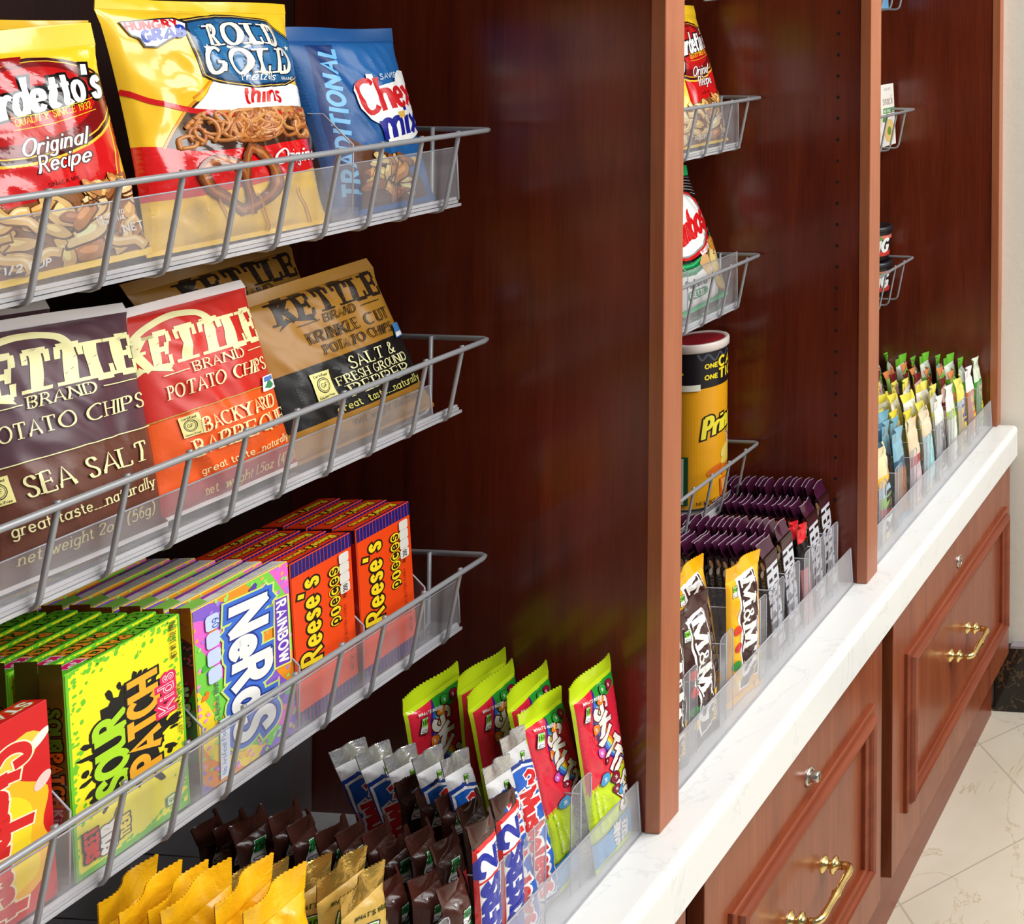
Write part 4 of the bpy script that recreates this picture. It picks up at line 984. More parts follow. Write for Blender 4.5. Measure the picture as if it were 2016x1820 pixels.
# can
t = empty('chip_can', (1.583, .945, Z(-.7335)), 'yellow potato chip can with a red lid in the narrow bay', 'can')
rc = .0385; hc = .232
q = MB(); q.lathe([(.0001, .0005), (rc - .0015, .0005), (rc, .002), (rc, .003)], n=48); q.lathe([(rc, hc - .004), (rc + .001, hc - .002), (rc, hc)], n=48); o = q.build('metal_rims', STEEL, t)
a = Art(24.2, 22.8); OY = rgb(240, 168, 24)
a.rect(0, 17.2, 24.2, 22.8, rgb(26, 24, 30))
def can_face(x0):
    a.line([(x0 - 4, 22.2), (x0 - 3.4, 21.3), (x0 - 2.6, 22.0), (x0 - 1.6, 21.0), (x0 - .8, 22.0), (x0, 21.2), (x0 + 1, 22.0), (x0 + 2, 21.1), (x0 + 3, 22.1)], .3, rgb(70, 76, 90))
    a.text('ONE', x0 - 3.0, 20.0, .6, rgb(250, 226, 40), HEAVY, W=.28); a.text('CAN', x0 - .9, 19.9, 1.35, rgb(250, 226, 40), HEAVY, W=.28)
    a.text('ONE', x0 - 3.0, 18.4, .6, rgb(250, 226, 40), HEAVY, W=.28); a.text('TICKET', x0 - .9, 18.2, 1.3, rgb(250, 226, 40), HEAVY, W=.28)
    a.text('Pringles', x0 - 3.2, 9.9, 2.7, rgb(250, 232, 60), BOLD, fit=8.2, lift=.22, ow=.22, oc=BLACK, W=.24, slant=.12, gap=.08)
    a.text('CHEDDAR', x0 + .6, 9.3, .6, WHITE, BOLD); a.text('CHEESE', x0 + .9, 8.4, .6, WHITE, BOLD)
    a.ell(x0 + 1.6, 7.2, 2.2, 1.3, rgb(246, 220, 110), 10); a.ell(x0 + .9, 5.9, 1.5, .7, rgb(248, 214, 90)); a.ell(x0 - 1.5, 5.0, 1.3, .6, rgb(240, 120, 30), 20)
    for k in range(7): a.ell(x0 - 1.7 + k * .55, 4.2 + (k % 3) * .4, .5, .35, rgb(236, 110 + 10 * (k % 2), 30), k * 30)
    a.poly(crom([(x0 - .8, 3.5), (x0 + 1.7, 3.2), (x0 + 1.9, 1.8), (x0 + .9, .4), (x0 - .5, .7), (x0 - .7, 2.2), (x0 - .8, 3.5)], 4)[:-1], rgb(222, 96, 24)); a.poly(crom([(x0 - .5, 3.3), (x0 + 1.4, 3.0), (x0 + 1.5, 2.0), (x0 + .7, 1.2), (x0 - .2, 1.6), (x0 - .5, 3.3)], 4)[:-1], rgb(244, 176, 90))
can_face(15.2); can_face(15.2 - 12.1)
a.rect(8.0, .6, 10.1, 7.6, rgb(14, 84, 40)); a.rect(8.2, .8, 9.5, 7.4, rgb(236, 244, 232)); a.rect(8.0, 17.0, 11.6, 17.9, rgb(240, 240, 220))
a.text('NET WT 5.5 OZ', 11.2, .5, .45, rgb(60, 40, 10), SANS)
q = MB(); n = 64
def can_fn(x, y, h):
    # canvas centre 12.1 faces the aisle and the viewer
    t_ = R(-90 - 62 + 14) + (x - 12.1) / (100 * rc); return ((rc + h) * math.cos(t_), (rc + h) * math.sin(t_), .0025 + y / 100)
for k in range(n):
    x0, x1 = 24.2 * k / n, 24.2 * (k + 1) / n
    q.add([can_fn(x0, 0, 0), can_fn(x1, 0, 0), can_fn(x1, 22.8, 0), can_fn(x0, 22.8, 0)], [(0, 1, 2, 3)], OY, 0, True)
lay(q, a, can_fn, .3, .00025, .00005); q.build('tube_label', CARTON, t)
q = MB(); q.lathe([(.0001, hc + .0045), (rc - .004, hc + .0045), (rc - .003, hc + .0065), (rc + .0012, hc + .0065), (rc + .0022, hc + .005), (rc + .0022, hc - .004), (rc + .0004, hc - .006)], n=48, col=rgb(226, 214, 206))
q.lathe([(.0001, hc + .0052), (rc - .004, hc + .0052)], n=48, col=rgb(150, 34, 44)); o = q.build('plastic_lid', CARTON, t); o['label'] = 'dark red plastic lid'

# ---------------------------------------------------------------- far bay: boxes and cups
def snackbox(): 
    a = Art(6.5, 12.6); a.rect(0, 0, 6.5, 12.6, rgb(246, 244, 234)); a.text('ABLE BITE', 3.25, 11.3, .45, rgb(150, 140, 130), SANS, 'c'); a.text('snack', 3.3, 8.4, 1.9, rgb(176, 160, 150), SANS, 'c', fit=4.8)
    a.rect(.8, 6.6, 6.5, 7.7, rgb(96, 160, 90)); a.text('NO. CRACKERS', 3.6, 6.85, .5, WHITE, BOLD, 'c', fit=4.6); a.ell(3.4, 3.0, 2.5, 2.4, rgb(236, 206, 130)); a.ell(3.4, 3.0, 1.0, .9, rgb(120, 150, 70)); a.ell(1.2, 5.4, .9, .5, rgb(90, 160, 70)); return a
SB = snackbox()
for k, (x, l) in enumerate(((2.2235, 'white snack carton at the right end of the far bay basket'), (2.1555, 'white snack carton just left of its twin in the far basket'))):
    carton('snack_box', l, 'box', 'white snack cartons', .064, .118, .05, SB, None, None, rgb(246, 244, 234), (x, .926, Z(-.2905)), (R(-3), 0, 0))
carton('snack_box', 'light blue carton in the topmost far basket, cut off by the frame', 'box', None, .10, .12, .03, None, None, None, rgb(110, 170, 214), (2.165, .926, Z(-.0105)), (R(-3), 0, 0))
def cup(z, label):
    t = empty('dip_cup', (2.222, .955, z), label, 'cup', 'black lidded cups in the far basket')
    q = MB(); q.lathe([(.0001, .0005), (.026, .0005), (.0275, .002), (.034, .062), (.034, .064)], n=36, col=rgb(30, 26, 28))
    a = Art(20, 6); a.rect(0, 4.3, 20, 5.1, rgb(226, 120, 100)); a.rect(0, .9, 20, 1.9, rgb(206, 60, 50))
    for k in range(3): a.text('BIG', 1.2 + 6.6 * k, 1.9, 2.4, WHITE, HEAVY, fit=4.2, slant=.15); a.ell(3 + 6.6 * k, 4.5, 1.0, .5, rgb(90, 160, 70))
    lay(q, a, lambda x, y, h: ((.0275 + .0065 * y / 6 + h) * math.cos(R(-200) + x / 3.18), (.0275 + .0065 * y / 6 + h) * math.sin(R(-200) + x / 3.18), .002 + y / 100), .3); q.build('cup_body', CARTON, t)
    q = MB(); q.lathe([(.0345, .060), (.0362, .061), (.0362, .068), (.034, .0705), (.028, .0705), (.027, .069), (.0001, .069)], n=36, col=rgb(34, 36, 42)); o = q.build('cup_lid', CARTON, t); o['label'] = 'black plastic lid'
cup(Z(-.5965), 'lower of two stacked black cups in the far basket'); cup(Z(-.5965) + .0722, 'upper of two stacked black cups in the far basket')

# ---------------------------------------------------------------- theatre boxes of candy in the lower basket
def resize(a, H):
    k = H / a.H; a.H = H; a.items = [(l, c, [[(x, y * k) for x, y in p] for p in ps]) for l, c, ps in a.items]; return a
def turn(art, h, w, ccw=True):
    art.tf = (lambda x, y: (w - y, x)) if ccw else (lambda x, y: (y, h - x))
LIME, LEM = rgb(110, 200, 40), rgb(250, 236, 30)
def sour_front():
    w, h = 8.3, 16.0; a = Art(w, h); rn = random.Random(4)
    a.rect(0, 0, w, h, LEM)
    sp = []
    for i in range(260):
        e = rn.choice('tblr'); d = abs(rn.gauss(0, .55)); x, y = (rn.uniform(0, w), h - d) if e == 't' else (rn.uniform(0, w), d) if e == 'b' else (d, rn.uniform(0, h)) if e == 'l' else (w - d, rn.uniform(0, h)); r_ = rn.uniform(.05, .24); sp.append((x, y, r_, r_ * .7, rn.uniform(0, 90)))
    a.ells(sp, LIME, 7); a.rect(0, 0, w, .5, LIME); a.rect(0, 0, .25, h, LIME); a.rect(w - .2, 0, w, h, LIME)
    turn(a, h, w)
    sp_ = []
    for k in range(44):
        t = 2 * math.pi * k / 44; r_ = 1 + (rn.uniform(.0, .16) if k % 2 else -rn.uniform(.02, .12)); sp_.append((8.6 + 4.2 * r_ * math.cos(t) * (1 - .1 * abs(math.sin(t))), 4.1 + 2.75 * r_ * math.sin(t)))
    a.poly(sp_, BLACK)
    a.put([blob(8 + 5.0 * math.cos(t_), 4.1 + 3.2 * math.sin(t_), rn.uniform(.2, .6), rn.uniform(.1, .28), math.degrees(t_), rn) for t_ in [rn.uniform(0, 6.28) for i in range(30)]], BLACK)
    a.text('SOUR', 5.2, 4.5, 2.0, rgb(176, 226, 40), HEAVY, fit=5.7, W=.27, ow=.16, oc=BLACK, gap=.02)
    a.text('PATCH', 5.3, 2.1, 2.0, rgb(250, 176, 40), HEAVY, fit=7.2, W=.27, ow=.16, oc=BLACK, gap=.02)
    a.text('Kids', 8.7, .9, 1.1, WHITE, HEAVY, fit=2.9, W=.2, ow=.2, oc=rgb(226, 30, 90)); a.text('Kids', 8.7, .9, 1.1, rgb(226, 40, 110), BOLD, fit=2.9, W=.1)
    a.text('SOUR', .9, 5.6, .9, WHITE, HEAVY, fit=2.0, ow=.1, oc=rgb(90, 60, 60)); a.text('THEN', 1.2, 4.6, .6, rgb(250, 226, 60), HEAVY, fit=1.5, ow=.1, oc=BLACK); a.text('SWEET', 1.1, 6.8, .8, rgb(226, 40, 40), HEAVY, fit=2.2, ow=.1, oc=BLACK)
    a.text('SOFT & CHEWY CANDY', 6.4, .35, .28, rgb(90, 80, 20), SANS, fit=4.0)
    a.text('NET WT 3.5 OZ (99G)', 12.7, .5, .4, rgb(90, 80, 20), SANS, fit=3.0)
    a.tf = None; a.rrect(6.4, 1.0, 7.3, 1.9, .15, rgb(60, 140, 60)); a.rrect(6.5, 1.1, 7.2, 1.8, .1, rgb(220, 240, 200)); a.text('90', 6.85, 1.25, .35, rgb(40, 90, 40), SANS, 'c')
    return a
def sour_side():
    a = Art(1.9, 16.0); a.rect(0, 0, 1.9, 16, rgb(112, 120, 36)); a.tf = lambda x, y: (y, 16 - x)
    a.text('SOUR', 3.4, .5, .95, rgb(90, 170, 40), HEAVY, fit=3.0, ow=.1, oc=BLACK); a.text('PATCH', 6.6, .5, .95, rgb(240, 150, 30), HEAVY, fit=3.7, ow=.1, oc=BLACK); a.text('Kids', 10.6, .5, .8, WHITE, BOLD, fit=1.7, ow=.1, oc=rgb(206, 30, 80)); return a
def sour_top():
    a = Art(8.3, 1.9); a.rect(0, 0, 8.3, 1.9, rgb(96, 190, 40)); a.tf = lambda x, y: (8.3 - x, 1.9 - y)
    a.text('SOUR', .5, .5, .95, rgb(110, 190, 40), HEAVY, fit=2.6, ow=.09, oc=BLACK); a.text('PATCH', 3.25, .5, .95, rgb(240, 150, 40), HEAVY, fit=2.9, ow=.09, oc=BLACK); a.text('Kids', 6.4, .5, .8, rgb(226, 30, 100), HEAVY, fit=1.5, ow=.08, oc=WHITE); return a
def column_of(proto, n, x, y, z, step, desc, jit, rot, grp, dx=0.0, rn=random.Random(1)):
    for k in range(n):
        loc = (x + dx * k + rn.uniform(-jit, jit), y + step * k, z); r_ = (rot[0], 0, rot[2] + rn.uniform(-.012, .012) if k else rot[2])
        lab = desc[0] if k == 0 else desc[1] % ORD[k]
        if k == 0: proto.location = loc; proto.rotation_euler = r_; proto['label'] = lab; proto['group'] = grp
        else: dup(proto, loc, r_, lab, grp)
ZB = Z(-.6395)
LEAN = R(-4.0)
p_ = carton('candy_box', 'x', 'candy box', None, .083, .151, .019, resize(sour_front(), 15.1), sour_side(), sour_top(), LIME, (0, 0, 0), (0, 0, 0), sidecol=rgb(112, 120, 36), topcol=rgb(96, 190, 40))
column_of(p_, 8, .7858, .908, ZB, .0212, ('front lime and yellow sour candy box facing the aisle', 'lime topped sour candy box, %s in its row from the front'), .002, (LEAN, 0, R(2)), 'green sour candy boxes', dx=-.0012)
def nerd_art():
    w, h = 8.3, 15.2; a = Art(w, h); rn = random.Random(9)
    bands = [rgb(246, 150, 30), rgb(250, 222, 40), rgb(120, 212, 70), rgb(236, 104, 206), rgb(134, 96, 206), rgb(246, 150, 30), rgb(120, 212, 70), rgb(236, 104, 206), rgb(250, 222, 40)]
    a.rect(0, 0, w, h, rgb(134, 96, 206))
    def curve(o): return [(-1, 15.5 - o), (2, 14.2 - o * 1.02), (4.5, 9.5 - o * .95), (6.5, 5.0 - o * .9), (9.5, 2.5 - o * .9)]
    for k, c in enumerate(bands):
        a.line([(x + (k - 4) * 1.55, y + (k - 4) * .75) for x, y in curve(0)], 1.75, c)
    dots = [(rn.uniform(0, w), rn.uniform(0, h), .13, .1, rn.uniform(0, 90)) for i in range(520)]
    for k, c in enumerate([rgb(250, 176, 80), rgb(170, 130, 226), rgb(246, 150, 222), rgb(160, 230, 110)]): a.ells([(rn.uniform(0, w), rn.uniform(0, h), .19, .14, rn.uniform(0, 90)) for i in range(70)], c, 6)
    for k in range(16):
        c = rn.choice([rgb(250, 200, 40), rgb(90, 60, 170), rgb(240, 130, 30), rgb(70, 180, 60)]); x, y = rn.uniform(.3, 8), rn.uniform(.5, 14.5); a.put([blob(x, y, .3, .25, 0, rn), blob(x + .2, y + .25, .14, .2, 30, rn)], c)
    turn(a, h, w, False)
    lb = rgb(60, 110, 214)
    a.text('NeRdS', 1.7, 3.0, 3.0, rgb(206, 232, 120), HEAVY, fit=11.0, W=.27, ow=.62, oc=rgb(206, 232, 120), gap=.1, slant=.1); a.text('NeRdS', 1.7, 3.0, 3.0, lb, HEAVY, fit=11.0, W=.27, ow=.46, oc=lb, gap=.1, slant=.1); a.text('NeRdS', 1.7, 3.0, 3.0, WHITE, HEAVY, fit=11.0, W=.27, ow=.14, oc=rgb(20, 50, 140), gap=.1, slant=.1)
    a.poly([(2.6, 6.7), (8.7, 6.4), (8.9, 8.0), (2.8, 8.1)], rgb(226, 236, 110)); a.poly([(2.75, 6.8), (8.55, 6.55), (8.75, 7.9), (2.9, 7.95)], rgb(110, 60, 190))
    a.text('RAINBOW', 3.1, 6.95, .8, WHITE, HEAVY, fit=5.3, W=.25)
    a.text('tiny tangy crunchy candy', 5.6, 1.4, .4, rgb(60, 20, 110), TYPE, fit=5.2); a.tf = None
    for k in range(4): a.rrect(.9, 12.9 - k * 1.45, 2.0, 14.2 - k * 1.45, .3, rgb(200, 216, 246))
    a.text('60', 1.45, 13.4, .5, rgb(50, 90, 180), SANS, 'c', rot=-90)
    a.poly([(1.4, .4), (2.2, .4), (2.4, 5.2), (1.6, 5.2)], rgb(226, 236, 250)); a.text('No Artificial Flavors', 1.9, .7, .35, rgb(40, 110, 190), SANS, rot=88, fit=4.2); return a
def nerd_side():
    a = Art(1.9, 15.2); rn = random.Random(2); a.rect(0, 0, 1.9, 15.2, rgb(150, 26, 60)); a.poly([(0, 5), (1.9, 9), (1.9, 3), (0, 1)], rgb(70, 160, 50)); a.poly([(0, 15.2), (1.9, 15.2), (1.9, 12.2), (0, 13.4)], rgb(214, 120, 30)); a.poly([(0, 13.2), (1.9, 12), (1.9, 10.2), (0, 11)], rgb(70, 50, 56)); a.ells([(rn.uniform(0, 1.9), rn.uniform(0, 15), .14, .1, 20) for i in range(90)], rgb(206, 80, 110), 6)
    a.tf = lambda x, y: (y, 15.2 - x); a.text('NeRdS', 6.5, .4, .9, rgb(226, 226, 190), HEAVY, fit=3.0, ow=.1, oc=rgb(40, 40, 20)); return a
def nerd_top():
    a = Art(8.3, 1.9); a.rect(0, 0, 8.3, 1.9, rgb(238, 234, 228)); a.rect(0, 1.6, 8.3, 1.9, rgb(236, 190, 60)); a.rect(0, 0, 8.3, .16, rgb(246, 214, 60)); a.poly([(0, .3), (1.6, .3), (2.3, 1.9), (0, 1.9)], rgb(150, 214, 90)); a.poly([(2.0, 1.1), (5.2, 1.3), (5.4, 1.6), (2.2, 1.6)], rgb(170, 60, 190)); a.poly([(5.2, 1.2), (8.3, 1.35), (8.3, 1.6), (5.4, 1.6)], rgb(90, 60, 180))
    a.tf = lambda x, y: (8.3 - x, 1.9 - y)
    for k in range(3): a.text('FRUCTOSE CITRIC ACID COLOR', .4, .75 + k * .3, .16, rgb(120, 116, 120), SANS, fit=5.0)
    return a
p_ = carton('candy_box', 'x', 'candy box', None, .083, .148, .019, resize(nerd_art(), 14.8), nerd_side(), nerd_top(), rgb(246, 214, 60), (0, 0, 0), (0, 0, 0), sidecol=rgb(150, 26, 60), topcol=rgb(238, 234, 228))
column_of(p_, 9, .8735, .908, ZB, .0212, ('front rainbow candy box with white and blue lettering', 'rainbow candy box with pale top, %s in its row from the front'), .0015, (LEAN, 0, R(1)), 'rainbow candy boxes', dx=-.0005)
ORG = rgb(240, 72, 14)
def reese_art():
    w, h = 6.1, 14.4; a = Art(w, h); a.rect(0, 0, w, h, ORG)
    for y0, y1 in ((0, 1.3), (13.1, 14.4)):
        a.rect(0, y0, w, y1, rgb(24, 26, 110)); a.put([[(x * .36, y0), (x * .36 + .05, y0), (x * .36 + .05, y1), (x * .36, y1)] for x in range(18)], rgb(190, 60, 60))
    turn(a, h, w); yl = rgb(252, 220, 30); dk = rgb(40, 16, 10)
    a.text("Reese's", 4.9, 3.6, 1.9, yl, SCRIPT, fit=7.2, W=.2, ow=.16, oc=dk, slant=.1, gap=.2)
    for k, (ch, c) in enumerate(zip('PIECES', [yl, rgb(236, 140, 30), yl, dk, yl, rgb(236, 150, 30)])): 
        x = 6.9 + k * .9; a.ell(x + .32, 2.0, .47, .6, dk if c != dk else yl); a.ell(x + .32, 2.0, .4, .53, yl if c != dk else dk); a.text(ch.lower(), x + .32, 1.72, 1.0, dk if c != dk else yl, BOLD, 'c', fit=None if ch == 'I' else .44, W=.26 if ch == 'I' else .17)
    a.text('PEANUT BUTTER CANDY', 3.9, 1.0, .2, dk, SANS, fit=4.4); a.text('PER 1 PIECE SERVING', 8.9, .9, .28, dk, SANS, fit=2.0)
    for k in range(4): a.rrect(9.3 + k * .92, .5, 10.2 + k * .92, 1.5, .2, rgb(226, 224, 214))
    a.text('200', 9.45, .8, .4, dk, SANS, fit=.6); a.text('NET WT 4 OZ', .9 + 1.2, .6, .25, dk, SANS); return a
def reese_side():
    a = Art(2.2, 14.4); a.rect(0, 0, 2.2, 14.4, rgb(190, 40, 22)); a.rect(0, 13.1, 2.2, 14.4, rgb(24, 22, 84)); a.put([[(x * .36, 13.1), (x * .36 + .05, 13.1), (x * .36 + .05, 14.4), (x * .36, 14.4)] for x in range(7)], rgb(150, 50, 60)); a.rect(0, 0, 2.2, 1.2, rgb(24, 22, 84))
    a.tf = lambda x, y: (2.2 - y, x); a.text("Reese's pieces", 3.0, .8, .8, rgb(236, 190, 30), SCRIPT, fit=6, W=.2, ow=.1, oc=rgb(40, 16, 10)); return a
def reese_top():
    a = Art(6.1, 2.2); a.rect(0, 0, 6.1, 2.2, rgb(230, 60, 18)); a.rect(0, 0, 6.1, .3, rgb(24, 26, 110)); a.tf = lambda x, y: (6.1 - x, 2.2 - y)
    a.text("Reese's", .6, .7, .9, rgb(250, 214, 40), SCRIPT, fit=2.4, W=.22, ow=.1, oc=rgb(40, 16, 10)); a.text('pieces', 3.5, .75, .7, rgb(250, 190, 40), BOLD, fit=1.7, ow=.08, oc=rgb(40, 16, 10)); return a
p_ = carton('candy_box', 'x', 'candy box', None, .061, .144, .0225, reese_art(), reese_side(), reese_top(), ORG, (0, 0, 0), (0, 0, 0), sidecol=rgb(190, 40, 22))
column_of(p_, 4, .9482, .909, ZB, .0242, ('front orange peanut butter candy box beside the rainbow boxes', 'orange candy box, %s in the left orange row'), .001, (LEAN, 0, R(1)), 'orange candy boxes')
p2_ = dup(p_, (0, 0, 0)); column_of(p2_, 4, 1.0135, .909, ZB, .0242, ('front orange peanut butter candy box at the far right', 'orange candy box, %s in the right orange row'), .001, (LEAN, 0, R(1)), 'orange candy boxes')
def burst_art():
    w, h = 8.3, 15.0; a = Art(w, h); a.rect(0, 0, w, h, rgb(214, 20, 26)); ye = rgb(252, 222, 30)
    a.poly(crom([(-1, 10.2), (2, 11.2), (4.6, 12.6), (6.2, 13.2), (7.4, 11.8), (6.2, 10.4), (8.0, 8.6), (7.6, 6), (8.2, 3.6), (6.8, 1.6), (4, 1.2), (-1, .6), (-1, 10.2)], 5)[:-1], rgb(252, 190, 30)); a.poly(crom([(-1, 9.4), (2, 10.2), (5, 9.8), (6.9, 8.0), (6.8, 5), (7.3, 3.6), (6.2, 2.2), (-1, 1.6), (-1, 9.4)], 5)[:-1], ye)
    a.poly(crom([(4.6, 12.4), (6.9, 13.4), (8.0, 12.3), (6.6, 11.9), (5.4, 10.6), (4.6, 12.4)], 4)[:-1], rgb(246, 206, 60)); a.ell(7.6, 12.4, .9, .35, rgb(250, 240, 230), 40); a.ell(7.7, 9.2, .7, .4, rgb(246, 210, 200), 50)
    turn(a, h, w, False); a.text('Starburst', 1.6, 3.3, 3.6, rgb(216, 22, 26), BRUSH, fit=12.2, W=.2, ow=.12, oc=rgb(250, 240, 200), gap=.02, slant=.2); return a
def burst_top():
    a = Art(8.3, 1.9); a.rect(0, 0, 8.3, 1.9, rgb(214, 30, 30)); a.tf = lambda x, y: (8.3 - x, 1.9 - y); a.text('STARBURST', .4, .5, .9, WHITE, BRUSH, fit=6.5, W=.2, ow=.08, oc=rgb(190, 140, 30)); return a
carton('candy_box', 'red and yellow fruit chew box at the lower left edge', 'candy box', None, .083, .139, .019, resize(burst_art(), 13.9), None, burst_top(), rgb(206, 22, 26), (.6935, .9085, ZB), (R(-4), 0, R(2)))

# ---------------------------------------------------------------- candy bars in the clear trays
def bar(label, cat, group, w, h, T, art, base, loc, rot, name='candy_bar', vt=.89, vb=.045, nu=14, nv=26, skew=0.0, **kw):
    t = empty(name, loc, label, cat, group, rot)
    k = dict(pinch=.05, wr=.0016, fu=.4, fv=.28, wsc=.6); k.update(kw)
    pouch(t, [(-w / 2 + skew, 0, h), (w / 2 + skew, 0, h), (w / 2, 0, 0), (-w / 2, 0, 0)], T * .8, art, base, vt=vt, vb=vb, zig=kw.pop('zig', .0012) if 'zig' in kw else .0012, nu=nu, nv=nv, cell=.4, name='wrapper', sealname='crimp', wave=.0045, **k)
    return t
def stack(proto, n, x, y, z, step, lab, jit=.0015, rj=.03, dx=0, seed=1, skip=1, zj=.002):
    rn = random.Random(seed); r0 = tuple(proto.rotation_euler)
    for k in range(skip, n):
        dup(proto, (x + dx * k + rn.uniform(-jit, jit), y + step * k, z + rn.uniform(0, zj)), (r0[0] + rn.uniform(-.03, .03), r0[1] + rn.uniform(-rj, rj) * .6, r0[2] + rn.uniform(-rj, rj) * 2), lab % ORD[k] if k < len(ORD) else lab % ('%dth' % (k + 1)))
def gda(a, x, y, s, num, rot=0, col=rgb(130, 214, 50)):
    c, q = math.cos(R(rot)), math.sin(R(rot)); T = lambda u, v: (x + u * s * c - v * s * q, y + u * s * q + v * s * c)
    a.put([[T(-.08, -.08), T(1.08, -.08), T(1.08, 1.68), T(-.08, 1.68)]], rgb(40, 60, 40)); a.put([[T(0, 0), T(1, 0), T(1, 1.6), T(0, 1.6)]], WHITE); a.put([[T(.06, .7), T(.94, .7), T(.94, 1.54), T(.06, 1.54)]], col)
    x1, y1 = T(.5, .9); a.text(num, x1, y1, .42 * s, rgb(20, 60, 20), BOLD, 'c', rot); x1, y1 = T(.5, .25); a.ell(x1, y1, .36 * s, .16 * s, rgb(60, 70, 130), rot); a.ell(x1, y1, .28 * s, .1 * s, WHITE, rot)
ZT = ZC + .003
LB = R(-8)
# --- lime and red fruit candy pouches
LM = rgb(196, 222, 30)
def skit_art():
    W, H = 6.6, 19.0; a = Art(W, H); a.rect(0, 0, W, H, LM); a.rect(.25, 8.2, W, 17.3, rgb(222, 36, 62))
    a.put([[(x * .2, 8.2 - .5 * ((x * 7) % 5) / 5), (x * .2 + .12, 8.2 - .5 * ((x * 7) % 5) / 5), (x * .2 + .12, 8.3), (x * .2, 8.3)] for x in range(1, 30)], rgb(222, 36, 62))
    pts = [(3.0, 17.2), (2.7, 15.5), (2.9, 13.6), (3.6, 11.6), (4.8, 9.6), (6.8, 7.8)]
    for k, c in enumerate([rgb(70, 30, 130), rgb(50, 110, 220), rgb(110, 190, 230), rgb(250, 220, 40), rgb(248, 150, 30), rgb(226, 40, 40)]): a.line([(x + .28 * k, y - .05 * k) for x, y in pts], .34, c)
    a.poly([(3.0, 17.3), (6.6, 17.3), (6.6, 16.2), (4.2, 15.4), (3.1, 15.8)], rgb(40, 150, 50))
    for ch, x, y in zip('SKITTLES', [2.7, 2.9, 3.3, 3.6, 3.9, 4.2, 4.4, 4.4], [15.0, 13.3, 11.8, 10.5, 9.1, 7.6, 6.1, 4.6]):
        a.text(ch, x, y, 1.8, rgb(246, 244, 236), HEAVY, fit=.4 if ch == 'I' else 1.25, rot=-55, W=.28, ow=.11, oc=rgb(110, 14, 40))
    for x, y, r_, c in ((2.9, 13.4, .5, (246, 130, 40)), (3.2, 10.9, .48, (214, 90, 190)), (3.9, 9.7, .32, (130, 16, 50)), (3.2, 8.2, .62, (60, 160, 220)), (4.5, 7.6, .5, (130, 16, 50)), (4.3, 6.5, .42, (130, 16, 50)), (4.9, 6.0, .46, (60, 160, 220)), (5.3, 16.5, .5, (160, 20, 60)), (4.2, 16.6, .45, (40, 160, 60)), (3.6, 15.9, .4, (236, 130, 30))):
        a.ell(x, y, r_ + .05, r_ + .03, rgb(60, 20, 30)); a.ell(x, y, r_, r_ * .95, rgb(*c)); a.text('s', x - r_ * .25, y - r_ * .3, r_ * .9, WHITE, SANS, fit=r_ * .5)
    a.poly([(0, 0), (W, 0), (W, 3.4), (0, 3.0)], rgb(30, 150, 210)); a.line([(0, 3.0), (W, 3.45)], .12, rgb(20, 40, 30), smooth=False)
    a.text('SHARE', 4.2, .5, 1.0, WHITE, HEAVY, rot=90, fit=2.7, ow=.08, oc=rgb(30, 60, 90)); a.text('SIZE', 5.6, .6, 1.0, WHITE, HEAVY, rot=90, fit=2.0, ow=.08, oc=rgb(30, 60, 90))
    gda(a, 1.0, 15.0, .85, '160', -14); a.text("WHAT'S INSIDE", 1.0, 16.7, .25, WHITE, BOLD, rot=-14)
    a.text('NET WT 4.0 OZ (113.4g)', 1.2, 7.8, .36, rgb(226, 240, 150), BOLD, rot=-88, fit=4.2); a.text('Fun candy pieces', 2.3, 6.8, .25, rgb(232, 240, 170), SANS, rot=-88); return a
SK = skit_art(); loc = (1.0935, .7395, ZT)
def skq(TL, TR, BR, BL, label):
    c4 = wz([TL, TR, BR, BL]); l = ((BL[0] + BR[0]) / 2, (BL[1] + BR[1]) / 2, BL[2] + EYE); t = empty('candy_pouch', l, label, 'candy pouch', 'lime topped fruit candy pouches')
    pouch(t, local(c4, l), .008, SK, LM, vt=.93, vb=.02, zig=.0018, nu=20, nv=36, warp=1.0, sealname='crimp', seed=len(label), pinch=.04, wr=.003, fu=.32, fv=.3, wsc=.5); return t
s1 = skq((1.054, .762, -.682), (1.1175, .762, -.682), (1.1215, .7395, -.8705), (1.064, .7385, -.8705), 'front fruit candy pouch standing closest to the upright panel')
s2 = skq((1.012, .782, -.682), (1.075, .786, -.692), (1.1, .762, -.8705), (1.038, .758, -.8705), 'second fruit candy pouch, tilted, left of the front pouch')
for k, (x, y, ry, l) in enumerate(((1.080, .792, 0, 'third fruit candy pouch just behind the two front pouches'), (1.082, .832, -.03, 'fruit candy pouch with its flat top rim showing in the middle of the row'), (1.086, .862, .06, 'fruit candy pouch second from the back of its row'), (1.07, .892, -.03, 'backmost fruit candy pouch behind the silver bars'))):
    dup(s1, (x, y, ZT), (R(-1 + k), ry, R(4 - 3 * k)), l)
